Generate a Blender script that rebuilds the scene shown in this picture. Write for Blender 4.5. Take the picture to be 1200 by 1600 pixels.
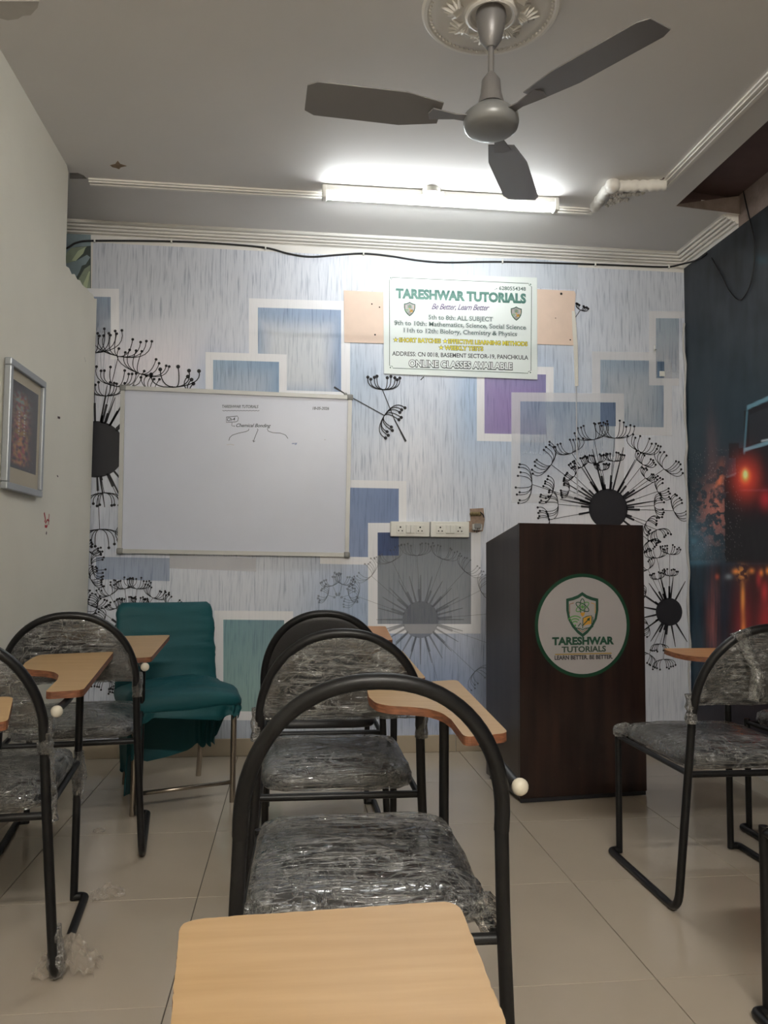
import bpy, bmesh, math, random
from mathutils import Vector, Matrix, noise
C = bpy.context.scene.collection
for o in list(bpy.data.objects): bpy.data.objects.remove(o)
PI = math.pi
sin, cos = math.sin, math.cos

# ------------------------------------------------------------------ camera
F, YAW, PITCH, ROLL, EYE = 1228.0, .1138, .063, -.007, 1.04
fwd0 = Vector((sin(YAW), cos(YAW), 0)); right0 = Vector((cos(YAW), -sin(YAW), 0)); up0 = Vector((0, 0, 1))
FW = fwd0*cos(PITCH)+up0*sin(PITCH); u_ = up0*cos(PITCH)-fwd0*sin(PITCH)
RT = right0*cos(ROLL)-u_*sin(ROLL); UP = u_*cos(ROLL)+right0*sin(ROLL)
EYEP = Vector((0, 0, EYE))
cam = bpy.data.cameras.new('camera'); cam.sensor_fit = 'HORIZONTAL'; cam.sensor_width = 36; cam.lens = 36*F/1200
cam.clip_start = .02
camo = bpy.data.objects.new('camera', cam); C.objects.link(camo)
camo.matrix_world = Matrix(((RT.x, UP.x, -FW.x, 0), (RT.y, UP.y, -FW.y, 0), (RT.z, UP.z, -FW.z, EYE), (0, 0, 0, 1)))
S = bpy.context.scene; S.camera = camo

# ------------------------------------------------------------------ world, exposure, lamp power
w = bpy.data.worlds.new('world'); S.world = w; w.use_nodes = True
w.node_tree.nodes['Background'].inputs[0].default_value = (.5, .5, .5, 1)
w.node_tree.nodes['Background'].inputs[1].default_value = .05
S.view_settings.view_transform = 'Standard'; S.view_settings.look = 'None'
S.view_settings.gamma = 1; S.view_settings.use_curve_mapping = False
S.view_settings.exposure = 1.0
TUBE_POWER = 28.0        # the lit tube on the ceiling in front
REAR_POWER = 225.0        # the tube behind the camera

# ------------------------------------------------------------------ measures of the room (metres; camera above x=y=0)
D, HC, XL, XR, YB, XLL = 4.329, 2.849, -1.09, 2.274, -2.4, -2.1
INS = .547

def ray(x, y): return FW+RT*((x-600)/F)-UP*((y-800)/F)
def hit(x, y, p0, n):
    d = ray(x, y); t = (Vector(p0)-EYEP).dot(n)/d.dot(n); return EYEP+d*t
def onz(x, y, z): return hit(x, y, (0, 0, z), Vector((0, 0, 1)))
def ony(x, y, Y): return hit(x, y, (0, Y, 0), Vector((0, 1, 0)))
def onx(x, y, X): return hit(x, y, (X, 0, 0), Vector((1, 0, 0)))
def proj(p):
    d = Vector(p)-EYEP; z = d.dot(FW); return 600+F*d.dot(RT)/z, 800-F*d.dot(UP)/z

# ------------------------------------------------------------------ materials
MATS = {}
def mat(name, col, rough=.6, metal=0, spec=.5, emit=None, noise_amt=0, nscale=8, stretch=(1, 1, 1), bump=0, bscale=60, coat=0, col2=None):
    if name in MATS: return MATS[name]
    m = bpy.data.materials.new(name); m.use_nodes = True; nt = m.node_tree; b = nt.nodes['Principled BSDF']
    b.inputs['Base Color'].default_value = (*col, 1); b.inputs['Roughness'].default_value = rough
    b.inputs['Metallic'].default_value = metal; b.inputs['Specular IOR Level'].default_value = spec
    if coat: b.inputs['Coat Weight'].default_value = coat; b.inputs['Coat Roughness'].default_value = .08
    if emit: b.inputs['Emission Color'].default_value = (*emit[0], 1); b.inputs['Emission Strength'].default_value = emit[1]
    tc = nt.nodes.new('ShaderNodeTexCoord'); mp = nt.nodes.new('ShaderNodeMapping'); mp.inputs['Scale'].default_value = stretch
    nt.links.new(tc.outputs['Object'], mp.inputs[0])
    if noise_amt or col2:
        n = nt.nodes.new('ShaderNodeTexNoise'); n.inputs['Scale'].default_value = nscale; n.inputs['Detail'].default_value = 6
        nt.links.new(mp.outputs[0], n.inputs['Vector'])
        cr = nt.nodes.new('ShaderNodeValToRGB'); cr.color_ramp.elements[0].position = .3; cr.color_ramp.elements[1].position = .7
        c2 = col2 if col2 else tuple(c*(1-noise_amt) for c in col)
        cr.color_ramp.elements[0].color = (*c2, 1); cr.color_ramp.elements[1].color = (*col, 1)
        nt.links.new(n.outputs[0], cr.inputs[0]); nt.links.new(cr.outputs[0], b.inputs['Base Color'])
    if bump:
        n2 = nt.nodes.new('ShaderNodeTexNoise'); n2.inputs['Scale'].default_value = bscale; n2.inputs['Detail'].default_value = 4
        nt.links.new(mp.outputs[0], n2.inputs['Vector'])
        bp = nt.nodes.new('ShaderNodeBump'); bp.inputs['Strength'].default_value = bump; bp.inputs['Distance'].default_value = .01
        nt.links.new(n2.outputs[0], bp.inputs['Height']); nt.links.new(bp.outputs[0], b.inputs['Normal'])
    MATS[name] = m; return m

def print_mat(name='wallpaper_print', rough=.45):
    """colour, opacity and streakiness of the print come from mesh attributes; the streaks are stretched noise"""
    if name in MATS: return MATS[name]
    m = bpy.data.materials.new(name); m.use_nodes = True; nt = m.node_tree; b = nt.nodes['Principled BSDF']; L = nt.links.new
    b.inputs['Roughness'].default_value = rough; b.inputs['Specular IOR Level'].default_value = .35
    a = nt.nodes.new('ShaderNodeAttribute'); a.attribute_name = 'tint'
    st = nt.nodes.new('ShaderNodeAttribute'); st.attribute_name = 'streak'
    al = nt.nodes.new('ShaderNodeAttribute'); al.attribute_name = 'opacity'
    g = nt.nodes.new('ShaderNodeNewGeometry')
    def nz(scale, lo, hi, det=3):
        mp = nt.nodes.new('ShaderNodeMapping'); mp.inputs['Scale'].default_value = scale; L(g.outputs['Position'], mp.inputs[0])
        n = nt.nodes.new('ShaderNodeTexNoise'); n.inputs['Scale'].default_value = 1; n.inputs['Detail'].default_value = det; L(mp.outputs[0], n.inputs['Vector'])
        r = nt.nodes.new('ShaderNodeMapRange'); r.inputs[1].default_value = lo; r.inputs[2].default_value = hi; L(n.outputs[0], r.inputs[0]); return r.outputs[0]
    s1 = nz((110, 110, 6), .53, .68); s2 = nz((40, 40, 2.2), .42, .7); s3 = nz((190, 190, 9), .53, .70)
    def mth(op, x, y):
        n = nt.nodes.new('ShaderNodeMath'); n.operation = op
        for i, v in enumerate((x, y)):
            if isinstance(v, (int, float)): n.inputs[i].default_value = v
            else: L(v, n.inputs[i])
        return n.outputs[0]
    tot = mth('ADD', mth('ADD', mth('MULTIPLY', s1, .72), mth('MULTIPLY', s2, .14)), mth('MULTIPLY', s3, .35))
    tot = mth('MULTIPLY', tot, st.outputs['Fac'])
    mix = nt.nodes.new('ShaderNodeMix'); mix.data_type = 'RGBA'; mix.blend_type = 'MULTIPLY'
    L(tot, mix.inputs['Factor']); L(a.outputs['Color'], mix.inputs['A']); mix.inputs['B'].default_value = (.42, .47, .55, 1)
    L(mix.outputs['Result'], b.inputs['Base Color'])
    L(al.outputs['Fac'], b.inputs['Alpha'])
    # slow ripples of loosely glued paper
    n = nt.nodes.new('ShaderNodeTexNoise'); n.inputs['Scale'].default_value = 7; L(g.outputs['Position'], n.inputs['Vector'])
    bp = nt.nodes.new('ShaderNodeBump'); bp.inputs['Strength'].default_value = .25; bp.inputs['Distance'].default_value = .01
    L(n.outputs[0], bp.inputs['Height']); L(bp.outputs[0], b.inputs['Normal'])
    MATS[name] = m; return m

def wrap_mat():
    """clear stretch film: see-through, mirror-like creases and wrinkle highlights painted as thin milky folds"""
    m = bpy.data.materials.new('plastic_wrap'); m.use_nodes = True; nt = m.node_tree; L = nt.links.new
    for n in list(nt.nodes): nt.nodes.remove(n)
    out = nt.nodes.new('ShaderNodeOutputMaterial'); mx = nt.nodes.new('ShaderNodeMixShader'); mx2 = nt.nodes.new('ShaderNodeMixShader'); tr = nt.nodes.new('ShaderNodeBsdfTransparent')
    gl = nt.nodes.new('ShaderNodeBsdfGlossy'); gl.inputs['Roughness'].default_value = .13; gl.inputs['Color'].default_value = (.95, .95, .95, 1)
    df = nt.nodes.new('ShaderNodeBsdfDiffuse'); df.inputs['Color'].default_value = (.60, .60, .60, 1)
    tr.inputs[0].default_value = (.94, .94, .94, 1)
    tc = nt.nodes.new('ShaderNodeTexCoord')
    def mth(op, x, y, clamp=False):
        n = nt.nodes.new('ShaderNodeMath'); n.operation = op; n.use_clamp = clamp
        for i, v in enumerate((x, y)):
            if isinstance(v, (int, float)): n.inputs[i].default_value = v
            else: L(v, n.inputs[i])
        return n.outputs[0]
    def ridges(scale, rot, width, det=3, dist=.8):
        """thin lines where the noise crosses its middle"""
        mp = nt.nodes.new('ShaderNodeMapping'); mp.inputs['Scale'].default_value = scale; mp.inputs['Rotation'].default_value = rot; L(tc.outputs['Object'], mp.inputs[0])
        n = nt.nodes.new('ShaderNodeTexNoise'); n.inputs['Scale'].default_value = 1; n.inputs['Detail'].default_value = det; n.inputs['Distortion'].default_value = dist; L(mp.outputs[0], n.inputs['Vector'])
        d = mth('ABSOLUTE', mth('SUBTRACT', n.outputs[0], .5), 0); r = nt.nodes.new('ShaderNodeMapRange'); r.inputs[1].default_value = 0; r.inputs[2].default_value = width; r.inputs[3].default_value = 1; r.inputs[4].default_value = 0; L(d, r.inputs[0]); return r.outputs[0]
    a1 = ridges((5, 42, 42), (0, 0, .10), .045); a2 = ridges((10, 60, 40), (0, .2, -.35), .035); a3 = ridges((38, 12, 24), (0, 0, .4), .03); a4 = ridges((7, 9, 9), (0, 0, 1), .02, 1)
    n5 = nt.nodes.new('ShaderNodeTexNoise'); n5.inputs['Scale'].default_value = 7; L(tc.outputs['Object'], n5.inputs['Vector'])
    pm = nt.nodes.new('ShaderNodeMapRange'); pm.inputs[1].default_value = .35; pm.inputs[2].default_value = .65; L(n5.outputs[0], pm.inputs[0])
    tot = mth('ADD', mth('ADD', mth('MULTIPLY', a1, .55), mth('MULTIPLY', a2, .45)), mth('ADD', mth('MULTIPLY', a3, .45), mth('MULTIPLY', a4, .5)))
    bp = nt.nodes.new('ShaderNodeBump'); bp.inputs['Strength'].default_value = 1.0; bp.inputs['Distance'].default_value = .006
    L(tot, bp.inputs['Height']); L(bp.outputs[0], gl.inputs['Normal'])
    lw = nt.nodes.new('ShaderNodeLayerWeight'); lw.inputs[0].default_value = .3; L(bp.outputs[0], lw.inputs['Normal'])
    milky = mth('ADD', mth('MULTIPLY', mth('MULTIPLY', tot, mth('ADD', mth('MULTIPLY', pm.outputs[0], .9), .25)), .52, True), .035, True)  # highlights along the wrinkles, put in as pale diffuse colour
    gfac = mth('ADD', mth('MULTIPLY', lw.outputs['Fresnel'], 1.0), .10, True)
    L(milky, mx.inputs[0]); L(tr.outputs[0], mx.inputs[1]); L(df.outputs[0], mx.inputs[2])
    L(gfac, mx2.inputs[0]); L(mx.outputs[0], mx2.inputs[1]); L(gl.outputs[0], mx2.inputs[2]); L(mx2.outputs[0], out.inputs[0])
    return m

M_WALL = mat('cream_wall_paint', (.80, .77, .67), .6, noise_amt=.05, nscale=3, bump=.08, bscale=30)
M_CEIL = mat('ceiling_paint', (.74, .715, .69), .65, noise_amt=.05, nscale=2, bump=.05, bscale=20)
M_TRIM = mat('trim_paint', (.80, .77, .72), .5)
M_WHITEW = mat('upper_wall_paint', (.74, .72, .69), .6)
M_MAROON = mat('maroon_paint', (.14, .09, .085), .7, noise_amt=.3, nscale=5)
M_PINK = mat('raw_plaster', (.33, .26, .235), .85, noise_amt=.3, nscale=20, bump=.3)
M_PEACH = mat('peach_board', (.72, .56, .46), .7, noise_amt=.06, nscale=15)
M_GROUT = mat('grout', (.09, .075, .06), .9)
M_TILE = mat('floor_tile', (.53, .455, .365), .13, spec=.5, noise_amt=.06, nscale=2.5, coat=.1)
M_SKIRT = mat('skirting_tile', (.40, .335, .25), .3, noise_amt=.08, nscale=4)
M_BLACKPAINT = mat('black_tube', (.008, .008, .009), .42, spec=.35, noise_amt=.3, nscale=40)
M_VINYL = mat('black_vinyl', (.02, .02, .022), .42, bump=.15, bscale=300)
M_WRAP = wrap_mat()
M_KNOB = mat('cream_plastic', (.62, .57, .47), .4)
M_LAM = mat('maple_laminate', (.46, .305, .155), .42, col2=(.40, .255, .12), nscale=3, stretch=(2, 22, 2), spec=.4)
M_LAM2 = mat('orange_laminate', (.55, .27, .11), .4, col2=(.48, .22, .085), nscale=3, stretch=(2, 22, 2))
M_PLY = mat('plywood_edge', (.27, .10, .045), .6, noise_amt=.6, nscale=40, stretch=(1, 1, 6))
M_EDGE = mat('worn_edge', (.16, .10, .06), .8, noise_amt=.6, nscale=80)
M_WHITE = mat('white_plastic', (.76, .75, .70), .35)
M_BOARD = mat('whiteboard_surface', (.58, .61, .71), .32, noise_amt=.06, nscale=3, spec=.5)
M_ALU = mat('aluminium', (.45, .45, .44), .45, metal=.4, noise_amt=.1)
M_GREY = mat('grey_plastic', (.22, .22, .21), .5)
M_INK = mat('black_ink', (.012, .012, .016), .6)
M_DISC = mat('flower_black', (.010, .010, .016), .55)
M_MARKER = mat('marker_ink', (.03, .035, .05), .5)
M_BLUEINK = mat('blue_marker', (.04, .10, .32), .5)
M_DGREEN = mat('dark_green_print', (.01, .065, .035), .5)
M_WOOD = mat('dark_walnut', (.034, .016, .012), .28, col2=(.009, .006, .006), nscale=2.2, stretch=(9, 9, .9), spec=.5)
M_WOODS = mat('walnut_side', (.036, .026, .022), .3, col2=(.022, .014, .012), nscale=2.2, stretch=(9, 9, .9))
M_CLOTH = mat('teal_cloth', (.005, .075, .088), .55, noise_amt=.15, nscale=6, spec=.3, bump=.08, bscale=250)
M_STEEL = mat('chrome_steel', (.36, .31, .26), .22, metal=.9)
M_FAN = mat('fan_enamel', (.25, .24, .24), .38, metal=.3)
M_FANMOTOR = mat('fan_motor_enamel', (.27, .275, .275), .35, metal=.2)
M_CABLE = mat('black_cable', (.01, .01, .012), .5)
M_HOLE = mat('hole_dark', (.01, .009, .008), .9)

# ------------------------------------------------------------------ mesh helpers: a shape is (verts, faces)
def join(*sh):
    V, Fc = [], []
    for v, f in sh:
        n = len(V); V += [tuple(p) for p in v]; Fc += [tuple(i+n for i in q) for q in f]
    return V, Fc
def box(x0, x1, y0, y1, z0, z1):
    v = [(x0, y0, z0), (x1, y0, z0), (x1, y1, z0), (x0, y1, z0), (x0, y0, z1), (x1, y0, z1), (x1, y1, z1), (x0, y1, z1)]
    return v, [(0, 3, 2, 1), (4, 5, 6, 7), (0, 1, 5, 4), (1, 2, 6, 5), (2, 3, 7, 6), (3, 0, 4, 7)]
def bbox_bevel(x0, x1, y0, y1, z0, z1, r=.003, seg=2):
    bm = bmesh.new(); v, f = box(x0, x1, y0, y1, z0, z1)
    vs = [bm.verts.new(p) for p in v]
    for q in f: bm.faces.new([vs[i] for i in q])
    bmesh.ops.bevel(bm, geom=bm.edges[:], offset=r, segments=seg, affect='EDGES', profile=.5)
    bm.verts.index_update(); V = [tuple(p.co) for p in bm.verts]; Fc = [tuple(p.index for p in q.verts) for q in bm.faces]; bm.free(); return V, Fc
def prism(poly, a, b):
    """poly: list of points; a,b: offset vectors of the two caps"""
    n = len(poly); a = Vector(a); b = Vector(b)
    V = [tuple(Vector(p)+a) for p in poly]+[tuple(Vector(p)+b) for p in poly]
    Fc = [tuple(range(n))[::-1], tuple(range(n, 2*n))]+[(i, (i+1) % n, n+(i+1) % n, n+i) for i in range(n)]
    return V, Fc
def tube(path, r, seg=10, closed=False, rs=None, flat=1.0):
    P = [Vector(p) for p in path]; n = len(P); V, Fc = [], []
    def tan(i):
        a = P[(i-1) % n] if (closed or i > 0) else P[i]; b = P[(i+1) % n] if (closed or i < n-1) else P[i]
        return (b-a).normalized()
    t = tan(0); ref = Vector((0, 0, 1)) if abs(t.z) < .9 else Vector((1, 0, 0)); nrm = (ref-t*ref.dot(t)).normalized()
    for i in range(n):
        t = tan(i); nrm = (nrm-t*nrm.dot(t)).normalized(); bi = t.cross(nrm); rr = rs[i] if rs else r
        for k in range(seg):
            a = 2*PI*k/seg; V.append(tuple(P[i]+nrm*cos(a)*rr+bi*sin(a)*rr*flat))
    m = n if closed else n-1
    for i in range(m):
        for k in range(seg):
            a = i*seg+k; b = i*seg+(k+1) % seg; c = ((i+1) % n)*seg+(k+1) % seg; d = ((i+1) % n)*seg+k
            Fc.append((a, b, c, d))
    if not closed: Fc += [tuple(range(seg))[::-1], tuple(range((n-1)*seg, n*seg))]
    return V, Fc
def fillet(pts, rad, seg=6):
    P = [Vector(p) for p in pts]; out = [P[0]]
    for i in range(1, len(P)-1):
        a, b, c = P[i-1], P[i], P[i+1]; r = rad[i-1] if isinstance(rad, (list, tuple)) else rad
        u = (a-b); v = (c-b); r = min(r, u.length*.49, v.length*.49)
        A = b+u.normalized()*r; B = b+v.normalized()*r
        for k in range(seg+1):
            s = k/seg; out.append(A*(1-s)**2+b*2*s*(1-s)+B*s*s)
    out.append(P[-1]); return out
def lathe(prof, seg=32, c=(0, 0, 0)):
    V, Fc = [], []; n = len(prof)
    for r, z in prof:
        for k in range(seg):
            a = 2*PI*k/seg; V.append((c[0]+r*cos(a), c[1]+r*sin(a), c[2]+z))
    for i in range(n-1):
        for k in range(seg): Fc.append((i*seg+k, i*seg+(k+1) % seg, (i+1)*seg+(k+1) % seg, (i+1)*seg+k))
    Fc += [tuple(range(seg))[::-1], tuple(range((n-1)*seg, n*seg))]
    return V, Fc
def ball(c, r, seg=12, rings=8, sq=(1, 1, 1)):
    pr = [(max(r*sin(PI*i/rings), 1e-5), -r*cos(PI*i/rings)) for i in range(rings+1)]
    V, Fc = lathe(pr, seg); return [(c[0]+p[0]*sq[0], c[1]+p[1]*sq[1], c[2]+p[2]*sq[2]) for p in V], Fc
def setp(o, label=None, cat=None, group=None, kind=None):
    if label: o['label'] = label
    if cat: o['category'] = cat
    if group: o['group'] = group
    if kind: o['kind'] = kind
    return o
def empty(name, loc, rz=0, label=None, cat=None, group=None, kind=None):
    o = bpy.data.objects.new(name, None); o.empty_display_size = .05; C.objects.link(o); o.location = loc; o.rotation_euler = (0, 0, rz)
    return setp(o, label, cat, group, kind)
def obj(name, sh, m, parent=None, smooth=False, world=False, mats=None, midx=None, angle=None, attrs=None, label=None):
    """one mesh object; world=True: the verts are world coordinates and the parent only has a location"""
    V, Fc = sh
    if world and parent is not None:
        L = parent.location
        if parent.parent is not None: L = L+parent.parent.location
        V = [(p[0]-L[0], p[1]-L[1], p[2]-L[2]) for p in V]
    me = bpy.data.meshes.new(name); me.from_pydata([tuple(p) for p in V], [], Fc)
    for mm in (mats or [m]): me.materials.append(mm)
    if midx: me.polygons.foreach_set('material_index', midx)
    bm = bmesh.new(); bm.from_mesh(me)
    if not attrs: bmesh.ops.recalc_face_normals(bm, faces=bm.faces[:]); bm.to_mesh(me)
    bm.free()
    if smooth:
        me.polygons.foreach_set('use_smooth', [True]*len(me.polygons))
        if angle: me.set_sharp_from_angle(angle=math.radians(angle))
    if attrs:
        for k, (typ, vals) in attrs.items():
            at = me.attributes.new(k, typ, 'POINT')
            if typ == 'FLOAT': at.data.foreach_set('value', vals)
            else: at.data.foreach_set('color', [c for v in vals for c in (*v, 1)])
    o = bpy.data.objects.new(name, me); C.objects.link(o)
    if parent is not None: o.parent = parent
    if label: o['label'] = label
    return o
def fbm(p, s, d=3): return noise.fractal(Vector(p)*s, 1.0, 2.0, d)

# ================================================================== THE SETTING
# floor: grout bed with one object per tile
floor = obj('floor', box(XLL, XR+.1, YB, D+.05, -.06, -.004), M_GROUT); setp(floor, kind='structure')
T, X0, Y0 = .6, .319, 1.949
tile_cache = {}
for i in range(-5, 5):
    for j in range(-8, 5):
        x0, x1, y0, y1 = X0+T*i, X0+T*(i+1), Y0+T*j, Y0+T*(j+1)
        cx0, cx1, cy0, cy1 = max(x0, XLL), min(x1, XR), max(y0, YB), min(y1, D)
        if cx1-cx0 < .02 or cy1-cy0 < .02: continue
        g = .0013
        key = (round(cx0-x0, 3), round(cx1-x0, 3), round(cy0-y0, 3), round(cy1-y0, 3))
        if key not in tile_cache:
            o = obj('tile', bbox_bevel(cx0-x0+g, cx1-x0-g, cy0-y0+g, cy1-y0-g, -.008, 0, .0008, 1), M_TILE, floor); tile_cache[key] = o.data
        else:
            o = bpy.data.objects.new('tile', tile_cache[key]); C.objects.link(o); o.parent = floor
        o.location = (x0, y0, 0)

HX, HY, ZS = 1.90, 3.70, 2.95      # the false ceiling is cut open along the right wall
ceiling = obj('ceiling', join(box(XLL, HX, YB, D+.05, HC, HC+.05), prism([(HX, HY-.012, HC), (XR+.25, HY+.06, HC), (XR+.25, D+.05, HC), (HX, D+.05, HC)], (0, 0, 0), (0, 0, .05))), M_CEIL); setp(ceiling, kind='structure')
def blot(px, m, name, fz):
    pts = [fz(x, y) for x, y in px]; return pts
def ceil_patch(name, px, m, dz=-.0015):
    obj(name, prism([onz(x, y, HC) for x, y in px], (0, 0, 0), (0, 0, dz)), m, ceiling)
M_BROWN = mat('brown_stain', (.30, .21, .13), .8, noise_amt=.4, nscale=60)
ceil_patch('paint_chip', [(172, 258), (180, 256), (184, 251), (188, 256), (198, 259), (189, 261), (186, 264), (181, 262), (176, 261)], M_BROWN)
ceil_patch('paint_chip', [(109, 270), (122, 270), (131, 274), (136, 279), (122, 279), (109, 279)], mat('broken_plaster', (.3, .28, .26), .9, noise_amt=.3, nscale=30))
ceil_patch('paint_chip', [(1024, 281), (1034, 280), (1037, 277), (1040, 279), (1050, 279), (1046, 283), (1036, 284)], mat('dark_stain', (.16, .12, .11), .9))
ceil_patch('paint_chip', [(0, 0), (61, 0), (59, 10), (48, 22), (36, 23), (28, 28), (12, 30), (0, 27)], mat('peeled_paint', (.50, .47, .43), .5, noise_amt=.12, nscale=12, bump=.3, bscale=12), -.004)

wall_back = obj('wall_back', box(XLL-.1, XR+.3, D, D+.1, -.05, HC), M_WHITEW); setp(wall_back, kind='structure')
wf = obj('wall_front', box(XLL-.1, XR+.3, YB-.1, YB, -.05, HC), M_WALL); setp(wf, kind='structure')
# left partition: upper part cut back near the far end, its foot standing out a little
def XLz(z): return -1.105+.043*min(1, z/.7)
ye, yu, zn = 4.26, onx(107, 268, -1.062).y, onx(153, 470, -1.06).z
ys = [YB, yu-.03, yu]; zs = [HC, HC, HC-.02]
pz = onx(105, 418, -1.062)
ys += [yu+.004]; zs += [pz.z+.03]
for k in range(13):
    t = k/12; ys.append(yu+.012+(ye-yu-.012)*t); zs.append(pz.z+(zn-pz.z)*t+.012*noise.noise(Vector((k*.7, 2, 3)))+.006*sin(k*2.7))
V, Fc = [], []
for y, zt in zip(ys, zs):
    for z in (0, .35, .7, zt): V.append((XLz(z), y, z))
    for z in (0, .35, .7, zt): V.append((XLz(z)-.05, y, z))
for i in range(len(ys)-1):
    a, b = i*8, i*8+8
    for k in range(3): Fc += [(a+k, b+k, b+k+1, a+k+1), (a+4+k, a+5+k, b+5+k, b+4+k)]
    Fc += [(a+3, b+3, b+7, a+7), (a, a+4, b+4, b)]
n = (len(ys)-1)*8
for o_ in (0, n): Fc += [(o_+k, o_+k+1, o_+k+5, o_+k+4) for k in range(3)]
wall_left = obj('wall_left', (V, Fc), M_WALL)
setp(wall_left, kind='structure'); ye2 = ye
wo = obj('wall_left_outer', box(XLL-.1, XLL, YB, D, -.05, HC), M_WALL); setp(wo, kind='structure')

# right wall: mural below; above it, through the cut in the false ceiling, raw plaster and a maroon slab
ZM, YC = 2.785, 3.745
wall_right = obj('wall_right', box(XR, XR+.12, YB, D+.05, -.05, 3.05), M_WHITEW); setp(wall_right, kind='structure')
obj('raw_plaster', box(XR-.003, XR, YB, YC, ZM, ZS), M_PINK, wall_right)
sl = obj('ceiling_slab', box(HX-.25, XR+.12, YB, D, ZS, ZS+.06), M_MAROON); setp(sl, kind='structure')
obj('cut_edge', prism([(HX-.002, HY-.015, HC+.0), (XR, HY+.032, HC), (XR, HY+.032, ZS-.004), (HX+.02, HY-.013, HC+.012)], (0, 0, 0), (0, -.003, 0)), M_PINK, ceiling)
obj('cut_edge', prism([(HX-.1, HY-.004, HC+.052), (XR, HY+.07, HC+.052), (XR, HY+.07, ZS), (HX-.1, HY-.004, ZS)], (0, 0, 0), (0, .01, 0)), M_MAROON, ceiling)
obj('cut_edge', prism([(HX, HY-.0135, HC+.001), (XR, HY+.0335, HC+.001), (XR, HY+.0335, HC+.05), (HX, HY-.0135, HC+.05)], (0, 0, 0), (0, .0005, 0)), M_MAROON, ceiling)
obj('cut_edge', prism([(HX-.008, YB, HC+.05), (HX-.008, HY, HC+.05), (HX-.008, HY, ZS), (HX-.008, YB, ZS)], (0, 0, 0), (.006, 0, 0)), M_MAROON, ceiling)

# cornice along the back wall and round the corner on the right
def ridge_profile(w, h, n):
    """sloping cornice with n round beads and sharp grooves between them; (out, down)"""
    P = [(w+.004, 0), (w+.004, .004)]; L_ = math.hypot(w, h); no, nd = h/L_, w/L_
    for k in range(n):
        for q in range(7):
            t = q/6; u_ = (k+.04+.92*t)/n; bl = .009*math.sqrt(max(0, sin(PI*t))); P.append((w*(1-u_)+no*bl, h*u_+nd*bl))
        P.append((w*(1-(k+1)/n)-no*.003, h*(k+1)/n-nd*.003))
    P[-1] = (.004, h+.002); P += [(.004, h+.006), (0, h+.006)]; return P
pr = ridge_profile(.085, .040, 4)
V, Fc = [], []
for (o_, d_) in pr: V += [(XLL, D-o_, HC-d_), (XR-o_, D-o_, HC-d_), (XR-o_, YC, HC-d_)]
for i in range(len(pr)-1):
    for k in range(2): Fc.append((i*3+k, i*3+k+1, i*3+3+k+1, i*3+3+k))
# ragged end cap
cap = [i*3+2 for i in range(len(pr))]; V.append((XR, YC, HC)); Fc.append(tuple(cap+[len(V)-1]))
t1 = obj('trim_1', (V, Fc), M_TRIM, smooth=True, angle=50); setp(t1, kind='structure')
# raised frame moulding on the ceiling
def strip(p0, p1, nrm):
    prf = [(0, 0), (0, .008), (.012, .008), (.012, .014), (.026, .014), (.026, .009), (.032, .009), (.032, .018), (.05, .018), (.056, .006), (.056, 0)]
    V, Fc = [], []; n = len(prf)
    for P in (p0, p1):
        for a, b in prf: V.append((P[0]+nrm[0]*a, P[1]+nrm[1]*a, HC-b))
    for i in range(n-1): Fc.append((i, i+1, n+i+1, n+i))
    Fc += [tuple(range(n)), tuple(range(n, 2*n))[::-1]]
    return V, Fc
YF, XF = D-INS, XR-INS
xs, xe = ony(109, 275, YF).x+.09, 1.50
t2 = obj('trim_2', join(strip((xs, YF-.02), (xe, YF-.02), (0, 1)), strip((XF-.02, YB), (XF-.02, 3.47), (1, 0))), M_TRIM); setp(t2, kind='structure')
# ornate plaster corner piece
c0, c1, c2 = onz(928, 325, HC-.02), onz(952, 291, HC-.02), onz(1040, 289, HC-.02)
path = fillet([c0, c1, c2], .05, 8)
full = []
for a, b in zip(path[:-1], path[1:]):
    k = max(1, int((b-a).length/.012))
    for q in range(k): full.append(a.lerp(b, q/k))
full.append(path[-1])
rs = [.021+.011*abs(sin(i*1.15))+(.005 if i % 7 == 0 else 0) for i in range(len(full))]
parts = [tube(full, .03, 10, rs=rs, flat=.8), ball((c1.x+.012, c1.y-.012, HC-.022), .036, 14, 9)]
random.seed(4)
cornerpt = Vector((c2.x, c0.y, HC-.01))
for i in range(44):
    a = full[int(len(full)*(i+.5)/44)]; t = random.uniform(.15, .6)*(1-abs(i-20)/34); b = a.lerp(cornerpt, t); b.z = HC-.008
    R_ = random.uniform(.012, .021); a0 = random.uniform(0, 6)
    parts.append(tube([(b.x+R_*(1-q/14)*cos(a0+q*.6), b.y+R_*(1-q/14)*sin(a0+q*.6), HC-.012) for q in range(12)], .0055, 6))
    parts.append(ball((b.x, b.y, HC-.014), .009, 8, 5))
t3 = obj('trim_3', join(*parts), M_TRIM, smooth=True); setp(t3, kind='structure')

# skirting tiles
bb = empty('baseboard_back', (0, D, 0), kind='structure')
x = XLL
while x < XR:
    e = min(x+.6, XR); obj('tile', bbox_bevel(x+.0015, e-.0015, D-.012, D, .001, .092, .0015, 1), M_SKIRT, bb, world=True); x += .6
bl = empty('baseboard_left', (-1.1, 0, 0), kind='structure')
y = YB
while y < ye2-.02:
    e = min(y+.6, ye2-.02); obj('tile', bbox_bevel(-1.125, -1.103, y+.0015, e-.0015, .001, .09, .0015, 1), M_SKIRT, bl, world=True); y += .6

# ================================================================== WALLPAPER (flat print on the back wall)
PM = print_mat()
EPS = .0006
def wp(x, y, layer=1): return ony(x, y, D-.001-EPS*layer)
def clampx(p): p.x = min(p.x, XR-.002); return p
def lin(c): return tuple((v/255)**2.2 for v in c)
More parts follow.
